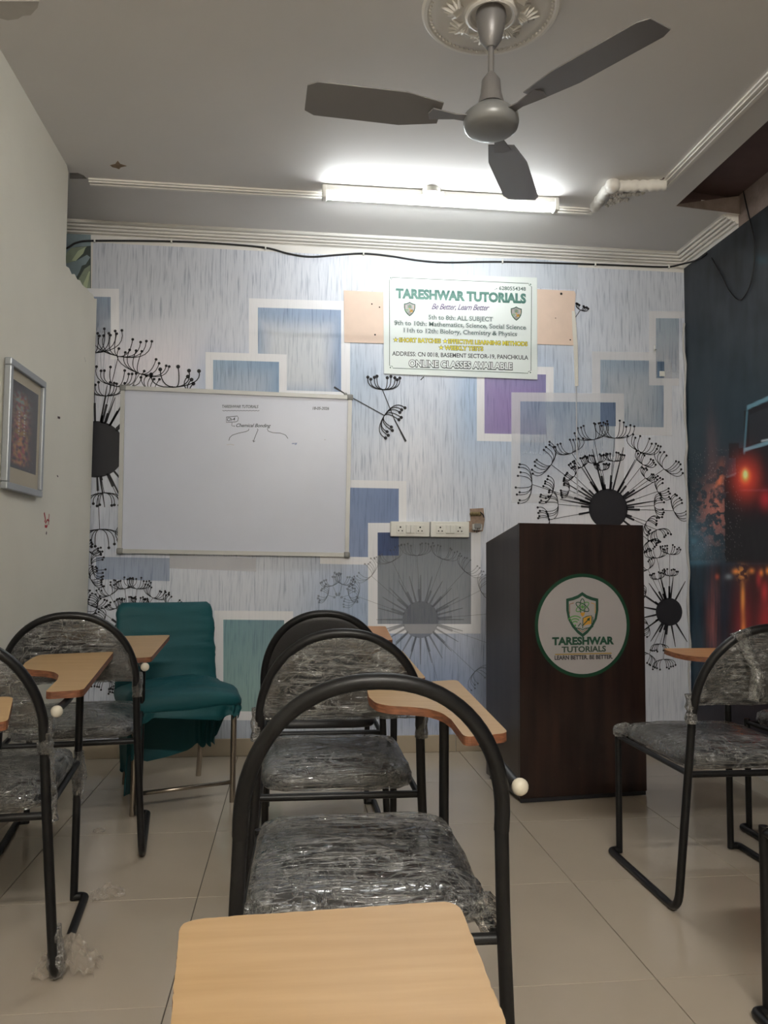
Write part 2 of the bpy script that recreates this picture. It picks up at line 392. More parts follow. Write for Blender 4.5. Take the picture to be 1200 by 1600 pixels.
# base paper: coarse grid with slow tone changes
def base_tone(px, py):
    v = Vector(lin((217, 221, 231)))
    def blob(c, cx, cy, sx, sy, a):
        nonlocal v
        k = a*math.exp(-((px-cx)/sx)**2-((py-cy)/sy)**2); v = v.lerp(Vector(lin(c)), min(k, 1))
    blue = (165, 192, 224)
    blob(blue, 460, 590, 110, 45, .8); blob(blue, 600, 640, 60, 70, .3); blob(blue, 810, 640, 110, 110, .75); blob(blue, 735, 620, 25, 100, .6)
    blob((140, 165, 200), 560, 960, 100, 120, .7); blob((120, 145, 190), 690, 1080, 110, 90, .75); blob((165, 185, 205), 560, 600, 40, 90, .4)
    blob((196, 200, 210), 250, 430, 170, 90, .7); blob((185, 192, 204), 1000, 450, 110, 90, .5); blob((240, 238, 243), 940, 830, 130, 110, .8)
    blob((240, 232, 240), 250, 570, 110, 50, .7); blob((150, 165, 195), 200, 830, 60, 60, .35); blob((165, 185, 215), 330, 600, 30, 60, .6)
    blob((242, 242, 248), 640, 720, 60, 120, .5); blob((150, 165, 180), 330, 1130, 200, 60, .5)
    return v
x0w = ony(142, 500, D).x; ztop = HC-.088
nx, nz_ = 110, 90
V, tn, stv, op = [], [], [], []
for j in range(nz_+1):
    for i in range(nx+1):
        X = x0w+(XR-x0w)*i/nx; Z = .09+(ztop-.09)*j/nz_
        V.append((X, D-.001, Z)); px, py = proj((X, D, Z)); tn.append(base_tone(px, py))
        s = .8
        if py > 660 and px > 800: s = .15+.3*abs(py-820)/200
        if 180 < px < 330 and 500 < py < 700: s = .25
        stv.append(s); op.append(1)
Fc = [(j*(nx+1)+i, j*(nx+1)+i+1, (j+1)*(nx+1)+i+1, (j+1)*(nx+1)+i) for j in range(nz_) for i in range(nx)]
obj('wallpaper', (V, Fc), PM, wall_back, attrs={'tint': ('FLOAT_COLOR', tn), 'streak': ('FLOAT', stv), 'opacity': ('FLOAT', op)})
# second strip of the same paper behind the notice, with its edge showing
def quadpx(pts, layer, cols, ops, streak, name='printed_square', div=1, mid=None):
    """4 px corners TL TR BR BL; cols and ops per corner"""
    W = [clampx(wp(x, y, layer)) for x, y in pts]
    cols = [lin(c) for c in (cols if isinstance(cols, list) else [cols]*4)]; ops = ops if isinstance(ops, list) else [ops]*4
    V, tn, st_, o_ = [], [], [], []
    for j in range(div+1):
        for i in range(div+1):
            u, v = i/div, j/div; wts = ((1-u)*(1-v), u*(1-v), u*v, (1-u)*v)
            V.append(tuple(sum((W[k]*wts[k] for k in range(4)), Vector())))
            cc = Vector([sum(cols[k][c]*wts[k] for k in range(4)) for c in range(3)])
            if mid:
                mw = (1-max(abs(2*u-.95), abs(2*v-1.2))**2.6)*mid[1]*1.25; cc = cc.lerp(Vector(lin(mid[0])), max(0, min(1, mw)))
            tn.append(tuple(cc)); o_.append(sum(ops[k]*wts[k] for k in range(4))); st_.append(streak)
    Fc = [(j*(div+1)+i, (j+1)*(div+1)+i, (j+1)*(div+1)+i+1, j*(div+1)+i+1) for j in range(div) for i in range(div)]
    return V, Fc, tn, st_, o_
def emit_prints(name, L):
    V, Fc, a, b, c = [], [], [], [], []
    for v, f, t, s, o_ in L:
        n = len(V); V += v; Fc += [tuple(i+n for i in q) for q in f]; a += t; b += s; c += o_
    return obj(name, (V, Fc), PM, wall_back, attrs={'tint': ('FLOAT_COLOR', a), 'streak': ('FLOAT', b), 'opacity': ('FLOAT', c)})
def square(x0, y0, x1, y1, fw, inner, layer, slope=.035, fa=.9, ia=.85, st=.75, sides='LTRB', frame=(246, 246, 250), mid=None):
    """a printed white frame round a streaked panel"""
    def q(a, b, c, d): return [(a, b+slope*(a-x0)), (c, b+slope*(c-x0)), (c, d+slope*(c-x0)), (a, d+slope*(a-x0))]
    L = [quadpx(q(x0+fw, y0+fw, x1-fw, y1-fw), layer, [tuple(v*.72+w_*.28 for v, w_ in zip(c_, (228, 234, 240))) for c_ in inner], ia, st, div=16, mid=mid)]
    if 'T' in sides: L.append(quadpx(q(x0, y0, x1, y0+fw), layer, frame, fa, .15))
    if 'L' in sides: L.append(quadpx(q(x0, y0+fw, x0+fw, y1), layer, frame, fa, .15))
    if 'R' in sides: L.append(quadpx(q(x1-fw, y0+fw, x1, y1), layer, frame, fa, .15))
    if 'B' in sides: L.append(quadpx(q(x0+fw, y1-fw, x1-fw, y1), layer, frame, fa, .15))
    emit_prints('printed_square', L)
square(120, 450, 186, 560, 13, [(130, 150, 178), (130, 150, 178), (190, 195, 205), (190, 195, 205)], 1, .02, ia=[.9, .9, .1, .1], sides='TR')
square(389, 466, 547, 622, 14, [(140, 165, 200), (130, 155, 195), (110, 140, 190), (120, 150, 195)], 1, .03, mid=((222, 226, 232), 1.0))
square(321, 550, 448, 660, 12, [(150, 180, 210), (110, 145, 185), (110, 145, 185), (140, 170, 205)], 2, .03, mid=((200, 208, 220), .5))
square(500, 749, 635, 881, 12, [(100, 125, 175), (82, 108, 165), (86, 110, 165), (130, 150, 195)], 1, .02)
square(335, 954, 458, 1125, 14, [(96, 150, 160), (86, 125, 140), (130, 175, 165), (140, 180, 170)], 1, .01)
square(745, 571, 865, 689, 12, [(140, 120, 175), (118, 108, 172), (122, 110, 180), (140, 118, 180)], 1, .02, st=.6, mid=((165, 140, 195), .5))
square(799, 613, 975, 785, 14, [(130, 150, 185), (150, 175, 200), (215, 220, 225), (210, 215, 225)], 2, .01, fa=.55, ia=[.75, .75, .05, .05])
square(925, 549, 1050, 679, 13, [(150, 172, 195), (120, 140, 165), (125, 145, 170), (150, 170, 195)], 1, .015, fa=.6, mid=((190, 198, 208), .8))
emit_prints('printed_square', [quadpx([(938, 629), (962, 629), (962, 666), (938, 666)], 3, (112, 130, 160), .85, .8)])
square(1014, 486, 1072, 602, 11, [(160, 178, 195), (150, 170, 190), (190, 195, 205), (190, 195, 205)], 2, .01, fa=.6, ia=[.8, .8, .3, .3], sides='LTB')
emit_prints('printed_square', [quadpx([(1027, 565), (1038, 565), (1038, 590), (1027, 590)], 3, (105, 125, 150), .85, .8)])
square(575, 817, 751, 990, 15, [(80, 88, 100), (92, 98, 106), (150, 152, 158), (150, 152, 158)], 2, 0, ia=[.85, .85, .6, .6], st=.6)
emit_prints('printed_square', [quadpx([(590, 832), (623, 832), (623, 868), (590, 868)], 3, (72, 92, 140), .75, .8)])
emit_prints('printed_square', [quadpx([(150, 870), (265, 872), (265, 908), (150, 905)], 1, (175, 188, 212), .7, .7), quadpx([(265, 866), (400, 872), (400, 893), (265, 888)], 1, (225, 224, 228), .5, .1)])
# patch of paper put on sideways above the notice, pasted lighter pieces
emit_prints('paper_patch', [quadpx([(541, 400), (600, 402), (600, 455), (541, 453)], 3.2, (216, 219, 224), .9, .35), quadpx([(600, 402), (838, 404), (838, 440), (600, 436)], 3.2, (210, 216, 224), .9, .3), quadpx([(838, 405), (903, 410), (903, 452), (838, 450)], 3.2, (205, 212, 222), .9, .5)])

# printed dandelions: dark discs with spokes that end in little fans
def ribbon(pts, wd, layer, m2=None):
    V, Fc = [], []; n = len(pts)
    for i, p in enumerate(pts):
        a = pts[max(i-1, 0)]; b = pts[min(i+1, n-1)]; dx, dz = b[0]-a[0], b[1]-a[1]; l = math.hypot(dx, dz) or 1
        ww = wd[i] if isinstance(wd, list) else wd; nx_, nz2 = -dz/l*ww/2, dx/l*ww/2
        V += [(p[0]+nx_, p[1]+nz2), (p[0]-nx_, p[1]-nz2)]
    Fc = [(2*i, 2*i+1, 2*i+3, 2*i+2) for i in range(n-1)]
    return V, Fc
def dotp(c, r, n=8): return [(c[0]+r*cos(2*PI*k/n), c[1]+r*sin(2*PI*k/n)) for k in range(n)], [tuple(range(n))]
def umbel(base, ang, s, n, thick, rng, spread=1.0):
    """fan of curved stalks, opening towards ang"""
    out = []; ou = (cos(ang), sin(ang)); sd = (-sin(ang), cos(ang))
    for k in range(n):
        t = (k/(n-1)*2-1)*spread; t = math.copysign(.22+.78*abs(t), t or (1 if rng.random() > .5 else -1)); t += rng.uniform(-.05, .05)
        h = s*(.88-.18*abs(t)+rng.uniform(-.13, .13)); sx = t*s*1.05
        P0 = base; P1 = (base[0]+sd[0]*sx*1.1+ou[0]*s*.02, base[1]+sd[1]*sx*1.1+ou[1]*s*.02); P2 = (base[0]+sd[0]*sx+ou[0]*h, base[1]+sd[1]*sx+ou[1]*h)
        pts = [((1-u)**2*P0[0]+2*u*(1-u)*P1[0]+u*u*P2[0], (1-u)**2*P0[1]+2*u*(1-u)*P1[1]+u*u*P2[1]) for u in [q/7 for q in range(8)]]
        out.append(ribbon(pts, thick, 0)); out.append(dotp(P2, thick*1.9))
    return out
ZX0, ZX1, ZZ1 = -1.6, XR-.003, HC-.09
def to_wall(L, layer, xmax=ZX1):
    V, Fc = [], []
    for v, f in L:
        for q in f:
            if all(ZX0 < v[i][0] < xmax and .1 < v[i][1] < ZZ1 for i in q):
                n = len(V); V += [(v[i][0], D-.001-EPS*layer, v[i][1]) for i in q]; Fc.append(tuple(range(n, n+len(q))))
    return V, Fc
def fl(x, y): p = ony(x, y, D); return (p.x, p.z)
PXM = 1/F*4.45   # metres per photo pixel on this wall, about
def dandelion(cx, cy, r, rings, seed, m, layer=4, disc=True, thick=1.4, a0=0, a1=2*PI):
    rng = random.Random(seed); c = fl(cx, cy); L = []
    if disc: L.append(dotp(c, r*PXM, 40))
    for (R_, n, s, off) in rings:
        for k in range(n):
            a = a0+(a1-a0)*(k+off)/n+rng.uniform(-.06, .06); rr = (R_+rng.uniform(-6, 6))*PXM
            b = (c[0]+cos(a)*rr, c[1]+sin(a)*rr); e = (c[0]+cos(a)*r*PXM*.95, c[1]+sin(a)*r*PXM*.95); mid = (e[0]+(b[0]-e[0])*.3, e[1]+(b[1]-e[1])*.3)
            L.append(ribbon([e, mid], [3.2*PXM, 2.6*PXM], 0)); L.append(ribbon([mid, b], thick*.8*PXM, 0))
            L += umbel(b, a, s*PXM, rng.choice([7, 8, 9]), thick*PXM, rng)
    o = obj('printed_flower', to_wall(L, layer), m, wall_back); return o
M_GREYINK = mat('faded_ink', (.16, .18, .23), .6); M_GREYINK.node_tree.nodes['Principled BSDF'].inputs['Alpha'].default_value = .42
def flower(cx, cy, r, umb, m, layer=4, th=1.0, seed=1, disc=True, extra=()):
    """umb: (base x, base y, opening angle in degrees, half span) in the measured frame; all drawn on the wall plane"""
    rng = random.Random(seed); c = fl(cx, cy); L = []
    if disc: L.append(dotp(c, r*PXM, 48))
    for (bx, by, an, s_) in umb:
        b = fl(bx, by); d = math.atan2(b[1]-c[1], b[0]-c[0]); e = (c[0]+cos(d)*r*PXM*.95, c[1]+sin(d)*r*PXM*.95); mid = (e[0]+(b[0]-e[0])*.28, e[1]+(b[1]-e[1])*.28)
        L.append(ribbon([e, mid], [2.8*PXM, 3.4*PXM], 0)); L.append(ribbon([mid, b], th*.8*PXM, 0))
        L += umbel(b, math.radians(an), s_*PXM, 9, th*PXM, rng)
    for an, ln in extra:
        a_ = math.radians(an); L.append(ribbon([(c[0]+cos(a_)*r*PXM, c[1]+sin(a_)*r*PXM), (c[0]+cos(a_)*(r+ln)*PXM, c[1]+sin(a_)*(r+ln)*PXM)], [3.0*PXM, 1.0*PXM], 0))
    return obj('printed_flower', to_wall(L, layer), m, wall_back)
flower(950, 795, 32, [(960, 685, 88, 30), (928, 687, 102, 27), (893, 708, 112, 24), (1001, 707, 68, 27), (1037, 733, 50, 27), (861, 726, 145, 28), (831, 757, 178, 29),
    (959, 721, 88, 16), (932, 724, 98, 16), (941, 735, 95, 12), (909, 730, 118, 16), (1004, 726, 62, 18), (1008, 747, 48, 15), (897, 744, 140, 15), (863, 770, 160, 21), (889, 766, 168, 14), (872, 788, 184, 22), (858, 812, 190, 20),
    (1027, 768, 28, 20), (1022, 790, 5, 18), (1052, 798, 25, 22), (1010, 815, -35, 17), (1026, 828, -70, 18), (1014, 845, -60, 14)], M_DISC, seed=3, extra=[(60, 60), (120, 55), (75, 70), (105, 66), (150, 50), (30, 55), (10, 50), (170, 48)])
flower(150, 702, 42, [(185, 557, 80, 40), (218, 584, 72, 37), (146, 552, 95, 40), (183, 604, 84, 31), (166, 619, 92, 25), (243, 618, 60, 30), (163, 770, -88, 24), (156, 827, -86, 30), (200, 812, -60, 26), (120, 620, 120, 30)], M_DISC, th=1.15, seed=8, extra=[(82, 55), (62, 70), (48, 62), (35, 60), (-50, 60), (-62, 72), (-80, 45), (72, 40)])
flower(205, 990, 26, [(195, 920, 98, 17), (214, 920, 84, 18), (172, 930, 116, 17), (239, 934, 66, 18), (265, 948, 48, 18), (200, 944, 96, 11), (216, 943, 82, 11), (232, 950, 60, 11), (182, 950, 120, 12), (162, 972, 155, 17), (152, 950, 165, 18), (165, 1062, -100, 16), (185, 1070, -85, 14), (145, 985, 170, 17), (148, 1040, -150, 16)], M_DISC, th=.8, seed=11)
flower(120, 880, 8, [(143, 884, 10, 22), (142, 905, 25, 16), (140, 945, 60, 22), (138, 860, 40, 14)], M_DISC, th=.9, seed=15, disc=False)
flower(1045, 956, 22, [(1026, 872, 96, 18), (1046, 866, 80, 16), (1012, 890, 120, 16), (1028, 905, 100, 12), (1046, 900, 85, 12), (1013, 978, 200, 14), (1031, 1006, -95, 14), (1014, 1022, -120, 17), (1036, 1030, -85, 18), (1008, 930, 160, 12)], M_DISC, th=.85, seed=12, extra=[(a_, 34) for a_ in range(60, 330, 22)])
flower(657, 968, 28, [(657+105*cos(math.radians(a_)), 968-100*sin(math.radians(a_)), a_, 22) for a_ in range(5, 180, 22)]+[(657+120*cos(math.radians(a_)), 968+115*sin(math.radians(a_)), -a_, 22) for a_ in (20, 45, 75, 105, 135, 160)], M_GREYINK, 3.4, th=.8, seed=17, extra=[(a_, 40) for a_ in range(0, 360, 15)])
flower(528, 935, 4, [(520, 915, 110, 16), (535, 913, 70, 16), (512, 930, 160, 14), (545, 930, 20, 14)], M_GREYINK, .5, th=.9, seed=19, disc=False)
rng = random.Random(6)
L = [ribbon([fl(597, 608), fl(618, 660)], 1.3*PXM, 0), ribbon([fl(616, 655), fl(634, 690)], [1.5*PXM, 3.2*PXM], 0)]+umbel(fl(600, 609), PI/2, 24*PXM, 9, 1.4*PXM, rng)
L += [ribbon([fl(522, 605), fl(540, 616)], [3*PXM, 1.6*PXM], 0), ribbon([fl(540, 616), fl(600, 649)], 1.4*PXM, 0)]+umbel(fl(600, 650), -.55, 26*PXM, 10, 1.4*PXM, rng)
L += [ribbon([fl(896, 500), fl(907, 484)], 1.0*PXM, 0)]+umbel(fl(907, 485), 1.2, 10*PXM, 7, 1.1*PXM, rng)
L += umbel(fl(275, 605), 1.7, 34*PXM, 5, 1.6*PXM, rng)+umbel(fl(300, 618), .9, 22*PXM, 6, 1.6*PXM, rng)
L += [ribbon([fl(657, 594), fl(662, 589)], 1.5*PXM, 0)]
obj('printed_flower', to_wall(L, 4), M_DISC, wall_back)
# torn strip of an older leafy wallpaper in the top left corner
def wallpoly(name, px, m, layer, parent=wall_back): return obj(name, prism([ony(x, y, D-.0005-EPS*layer) for x, y in px], (0, 0, 0), (0, .0003, 0)), m, parent)
M_LEAFBG = mat('old_paper_dark', (.06, .08, .07), .5); M_LEAF1 = mat('old_paper_leaf', (.32, .38, .28), .5, noise_amt=.3, nscale=9)
M_LEAF2 = mat('old_paper_blue', (.27, .35, .38), .5, noise_amt=.3, nscale=9); M_LEAF3 = mat('old_paper_pale', (.48, .55, .36), .5)
wallpoly('old_paper', [(60, 355), (142, 362), (142, 560), (60, 560)], M_LEAFBG, -.3)
wallpoly('old_paper', [(60, 355), (142, 362), (142, 384), (118, 386), (106, 400), (60, 400)], M_LEAF2, .2)
wallpoly('old_paper', [(104, 395), (112, 387), (136, 385), (126, 396), (114, 410), (106, 418), (100, 410)], M_LEAF1, .6)
wallpoly('old_paper', [(122, 392), (134, 386), (130, 396), (118, 408), (112, 407)], M_LEAF3, .8)
wallpoly('old_paper', [(100, 412), (118, 408), (136, 398), (141, 402), (134, 413), (128, 415), (124, 425), (120, 432), (104, 424)], M_LEAF2, .9)
wallpoly('old_paper', [(122, 437), (132, 420), (141, 414), (141, 470), (134, 462)], M_LEAF1, .7)
wallpoly('old_paper', [(130, 444), (139, 424), (141, 424), (134, 462), (131, 455)], M_LEAF3, .9)

# bare peach board beside the notice
def plate(name, px, m, t, parent=wall_back, base=.0005):
    P = [ony(x, y, D-base) for x, y in px]; return obj(name, prism(P, (0, 0, 0), (0, -t, 0)), m, parent)
p1 = plate('bare_board', [(537, 454), (600, 457), (600, 537), (538, 535)], M_PEACH, .005)
p2 = plate('bare_board', [(836, 452), (897, 455), (899, 460), (896, 500), (900, 505), (897, 540), (836, 538)], M_PEACH, .005)
for x, y, r in ((581, 475, 1.2), (593, 480, 1.2), (586, 523, 1.4)): obj('screw_hole', ball(ony(x, y, D-.0065), r*PXM, 8, 5, (1, .3, 1)), M_HOLE, p1)
for x, y, r in ((877, 459, 2), (891, 531, 1.2), (868, 497, .8)): obj('screw_hole', ball(ony(x, y, D-.0065), r*PXM, 8, 5, (1, .3, 1)), M_HOLE, p2)
plate('paper_tape', [(893, 486), (898, 487), (902, 540), (903, 603), (898, 604), (896, 545), (894, 520)], mat('tape', (.7, .68, .62), .5), .006)
plate('paper_tape', [(899, 604), (901, 604), (902, 700), (903, 776), (901, 776), (900, 690)], mat('paper_seam', (.42, .43, .46), .5), .003)

# ================================================================== MURAL (flat print on the right wall): car in the rain at night
def ss(a, b, x): t = max(0, min(1, (x-a)/(b-a))); return t*t*(3-2*t)
def mural(px, py):
    n1 = fbm((px, py, 3), .02); n2 = fbm((px, py, 9), .09, 4); n3 = fbm((px*1.0, py*.12, 1), .09)
    c = Vector((.032, .038, .047))*(1+.5*n1+.4*n3)
    c = c.lerp(Vector((.02, .045, .065)), ss(420, 700, py)*.8)
    g = lambda cx, cy, sx, sy: math.exp(-((px-cx)/sx)**2-((py-cy)/sy)**2)
    c += Vector((.0, .02, .03))*g(1190, 405, 14, 8)*(1+n2)
    c += Vector((.08, .025, .018))*g(1112, 720, 9, 65)*(1+.5*n3)
    # spray thrown up by the wheel
    sp = ss(0, .35, fbm((px, py, 5), .12, 5)+.15)
    c += Vector((.50, .15, .09))*sp*g(1118, 800, 22, 40)
    c += Vector((.75, .17, .04))*ss(.0, .5, fbm((px, py, 2), .07, 4)+.3)*g(1124-(py-760)*.10, 755, 6, 26)
    c += Vector((.05, .12, .17))*g(1085, 850, 30, 38)*(1+.5*n2)
    # car body
    edge = 1150-6*n2
    if 615 < py < 880 and px > 1130:
        body = Vector((.010, .009, .013))
        inside = (py > 745 and px > 1133+(3*n2)) or (py > 700 and px > 1150) or (py > 640-(px-1168)*.35 and px > 1163)
        if inside: c = body
        B = lambda d, w_: 1-ss(w_, w_+1.6, abs(d))
        R_ = ss(1166, 1169, px)
        win = ss(648-(px-1168)*.4, 651-(px-1168)*.4, py)*(1-ss(694-(px-1168)*.25, 697-(px-1168)*.25, py))*ss(1170, 1172, px)
        c = c.lerp(Vector((.022, .024, .032)), win)
        c = c.lerp(Vector((.16, .33, .42)), B(py-(637-(px-1168)*.45), 2.6)*R_)
        c = c.lerp(Vector((.09, .2, .26)), B(px-(1168-(py-640)*.07), .8)*ss(637, 645, py)*(1-ss(705, 712, py)))
        c = c.lerp(Vector((.19, .35, .44)), B(py-(704-(px-1160)*.3), 2)*ss(1161, 1165, px))
        c = c.lerp(Vector((.5, .6, .65)), B(py-(696-(px-1160)*.22), .6)*ss(1188, 1192, px))
        c = c.lerp(Vector((.014, .014, .02)), ss(0, 1, B(px-1147, 7)*B(py-704, 11)))
        c = c.lerp(Vector((.10, .14, .17)), B(py-(746-(px-1135)*.4), .6)*B(px-1143, 7))
        c = c.lerp(Vector((.08, .04, .05)), B(py-766, .7)*ss(1150, 1165, px))
    c += Vector((.95, .07, .03))*g(1166, 748, 19, 28)
    c += Vector((1.0, .50, .08))*g(1165, 743, 6, 9)
    c += Vector((1.3, 1.0, .45))*g(1165, 741, 3.2, 6)
    c += Vector((.55, .02, .03))*g(1197, 780, 9, 14)
    # droplets
    dn = noise.noise(Vector((px*.9, py*.9, 7)))
    if dn > .52 and 700 < py < 880 and px < 1160: c += Vector((.22, .2, .19))*min(1, g(1110, 790, 40, 80)*2)
    # wet road
    if py > 875:
        s = ss(875, 885, py); road = Vector((.012, .034, .058))*(1+.6*n3)
        road = road.lerp(Vector((.05, .010, .008)), ss(1100, 1180, px)*.8)
        c = c.lerp(road, s)
        c += Vector((.03, .09, .13))*g(1075, 880, 40, 5)
        c += Vector((.45, .08, .02))*g(1069, 898, 4, 6)+Vector((.5, .08, .02))*g(1121, 901, 3, 4)+Vector((.25, .3, .33))*g(1139, 901, 5, 4)
        c += Vector((.24, .05, .025))*g(1114-(py-960)*.0, 970, 9, 65)*(1+.8*fbm((px, py*.05, 4), .3))
        k = g(1161, 935, 3, 22)+g(1162, 1000, 3.4, 32)+.9*g(1160, 895, 7, 10)*ss(.0, .3, fbm((px, py, 8), .15, 4)+.15)
        c += Vector((1.0, .42, .08))*k
        c += Vector((.5, .03, .03))*(g(1162, 985, 14, 60)*.6+g(1195, 925, 5, 14)+g(1197, 985, 12, 50)+.8*g(1186, 905, 4, 12))
        c += Vector((.9, .3, .05))*(g(1190, 895, 3, 5)+g(1175, 892, 4, 4)+g(1150, 893, 5, 4)+g(1200, 892, 3, 5))
        c = Vector(c)
    c = c.lerp(Vector((.02, .016, .024)), ss(1055, 1120, py))
    return tuple(max(0, min(1, v)) for v in c)
MY0, MY1 = 2.95, D-.003
ny, nz_ = 290, 540
V, tn = [], []
for j in range(nz_+1):
    Z = .09+(ZM-.09)*j/nz_
    for i in range(ny+1):
        Y = MY0+(MY1-MY0)*i/ny; px, py = proj((XR, Y, Z)); V.append((XR-.0015, Y, Z)); tn.append(mural(px, py))
Fc = [(j*(ny+1)+i, (j+1)*(ny+1)+i, (j+1)*(ny+1)+i+1, j*(ny+1)+i+1) for j in range(nz_) for i in range(ny)]
N = len(V)
obj('mural_print', (V, Fc), print_mat('mural_paper', .5), wall_right, attrs={'tint': ('FLOAT_COLOR', tn), 'streak': ('FLOAT', [0]*N), 'opacity': ('FLOAT', [1]*N)})
obj('mural_print', box(XR-.0015, XR, YB, MY0, .09, ZM), mat('mural_dark', (.014, .016, .024), .5, noise_amt=.5, nscale=2), wall_right)
# curling paper edge in the corner
cv = []
for k in range(30):
    z = .1+(2.45-.1)*k/29; cv.append((XR-.012+.006*sin(k*1.3), D-.012+.004*sin(k*2.1), z))
obj('curled_paper_edge', tube(cv, .007, 6, rs=[.004+.005*abs(sin(k*.9)) for k in range(30)]), mat('paper_back', (.5, .49, .48), .5), wall_right, smooth=True)

# ================================================================== LEFT WALL DETAILS
def lw(x, y, off=0): 
    z = onx(x, y, XL).z; return onx(x, y, XLz(z)+off)
M_RED = mat('red_paint', (.42, .02, .03), .6)
def lribbon(px, w, m, name='paint_mark'):
    P = [lw(x, y, .0008) for x, y in px]; V, Fc = [], []
    for i, p in enumerate(P):
        a = P[max(0, i-1)]; b = P[min(len(P)-1, i+1)]; d = (b-a).normalized(); n = Vector((0, -d.z, d.y))*w/2; V += [tuple(p+n), tuple(p-n)]
    obj(name, (V, [(2*i, 2*i+1, 2*i+3, 2*i+2) for i in range(len(P)-1)]), m, wall_left)
lribbon([(69, 801), (70, 806), (71, 812), (70, 816)], .012, M_RED); lribbon([(77, 803), (76, 812), (76, 820)], .008, M_RED)
lribbon([(71, 818), (74, 812), (77, 814)], .008, M_RED); lribbon([(70, 822), (73, 823), (74, 820)], .012, M_RED)
lribbon([(72, 832), (73, 834)], .014, mat('dark_mark', (.05, .02, .02), .7)); lribbon([(90, 652), (94, 653)], .010, MATS['dark_mark'])
lribbon([(68, 638), (68, 640)], .006, MATS['dark_mark']); lribbon([(89, 743), (91, 745)], .006, MATS['dark_mark'])
lribbon([(132, 558), (134, 566)], .004, mat('grey_scuff', (.35, .34, .31), .7))

# framed picture
fc = [lw(4, 560), lw(61, 592), lw(58, 774), lw(1, 768)]
y0f = (lw(4, 560).y+lw(1, 768).y)/2; y1f = (lw(61, 592).y+lw(58, 774).y)/2
z1f = (lw(4, 560).z+lw(61, 592).z)/2; z0f = (lw(1, 768).z+lw(58, 774).z)/2
xw = XLz((z0f+z1f)/2)+.001
pf = empty('picture_frame', (xw, (y0f+y1f)/2, z0f), label='silver grey framed picture hanging on the cream left wall', cat='picture frame')
fwid = .027; dep = .026
def fr(parent, y0, y1, z0, z1, w_, x0, x1):
    return join(bbox_bevel(x0, x1, y0, y1, z0, z0+w_, .004), bbox_bevel(x0, x1, y0, y1, z1-w_, z1, .004), bbox_bevel(x0, x1, y0, y0+w_, z0+w_, z1-w_, .004), bbox_bevel(x0, x1, y1-w_, y1, z0+w_, z1-w_, .004))
obj('frame', fr(pf, y0f, y1f, z0f, z1f, fwid, xw, xw+dep), mat('silver_frame', (.36, .38, .40), .35, metal=.5), pf, world=True)
obj('mount', box(xw, xw+.012, y0f+fwid, y1f-fwid, z0f+fwid, z1f-fwid), mat('cream_mount', (.62, .55, .42), .6), pf, world=True)
# picture: dark ground with a column of mottled warm colours
ma, mb = y0f+fwid+.02, y1f-fwid-.03; mc, md = z0f+fwid+.06, z1f-fwid-.04
V, tn = [], []; nyp, nzp = 60, 110
for j in range(nzp+1):
    for i in range(nyp+1):
        u, v = i/nyp, j/nzp; V.append((xw+.0125, ma+(mb-ma)*u, mc+(md-mc)*v))
        k = fbm((u*9, v*22, 1), 1, 4); k2 = fbm((u*7+5, v*18, 3), 1, 4); inn = math.exp(-((u-.38)/.27)**2)*ss(.02, .1, v)*(1-ss(.8, .95, v))
        warm = Vector((.62, .30, .12)).lerp(Vector((.50, .10, .12)), ss(-.2, .3, k2)).lerp(Vector((.25, .36, .33)), ss(.45, .8, v)*ss(-.1, .4, k))
        if v > .4 and v < .47 and k > -.1: warm = Vector((.45, .25, .07))
        c = Vector((.07, .065, .085)).lerp(warm, max(0, min(1, inn*(.75+k))))
        if v > .4 and v < .68 and (abs(u-.30) < .03 or abs(u-.5) < .03) and int(v*110/2) % 2 == 0: c = Vector((.6, .55, .5))
        if noise.noise(Vector((u*60, v*90, 2))) > .6 and v < .35: c = Vector((.4, .4, .4))
        tn.append(tuple(c))
Fc = [(j*(nyp+1)+i, j*(nyp+1)+i+1, (j+1)*(nyp+1)+i+1, (j+1)*(nyp+1)+i) for j in range(nzp) for i in range(nyp)]
N = len(V)
obj('picture', (V, Fc), print_mat('picture_print', .3), pf, world=True, attrs={'tint': ('FLOAT_COLOR', tn), 'streak': ('FLOAT', [0]*N), 'opacity': ('FLOAT', [1]*N)})
gm = bpy.data.materials.new('picture_glass'); gm.use_nodes = True; gb = gm.node_tree.nodes['Principled BSDF']; gb.inputs['Roughness'].default_value = .05; gb.inputs['Base Color'].default_value = (0, 0, 0, 1); gb.inputs['Alpha'].default_value = .08; gb.inputs['Specular IOR Level'].default_value = 1
obj('glass_pane', box(xw+.016, xw+.018, y0f+fwid-.003, y1f-fwid+.003, z0f+fwid-.003, z1f-fwid+.003), gm, pf, world=True)

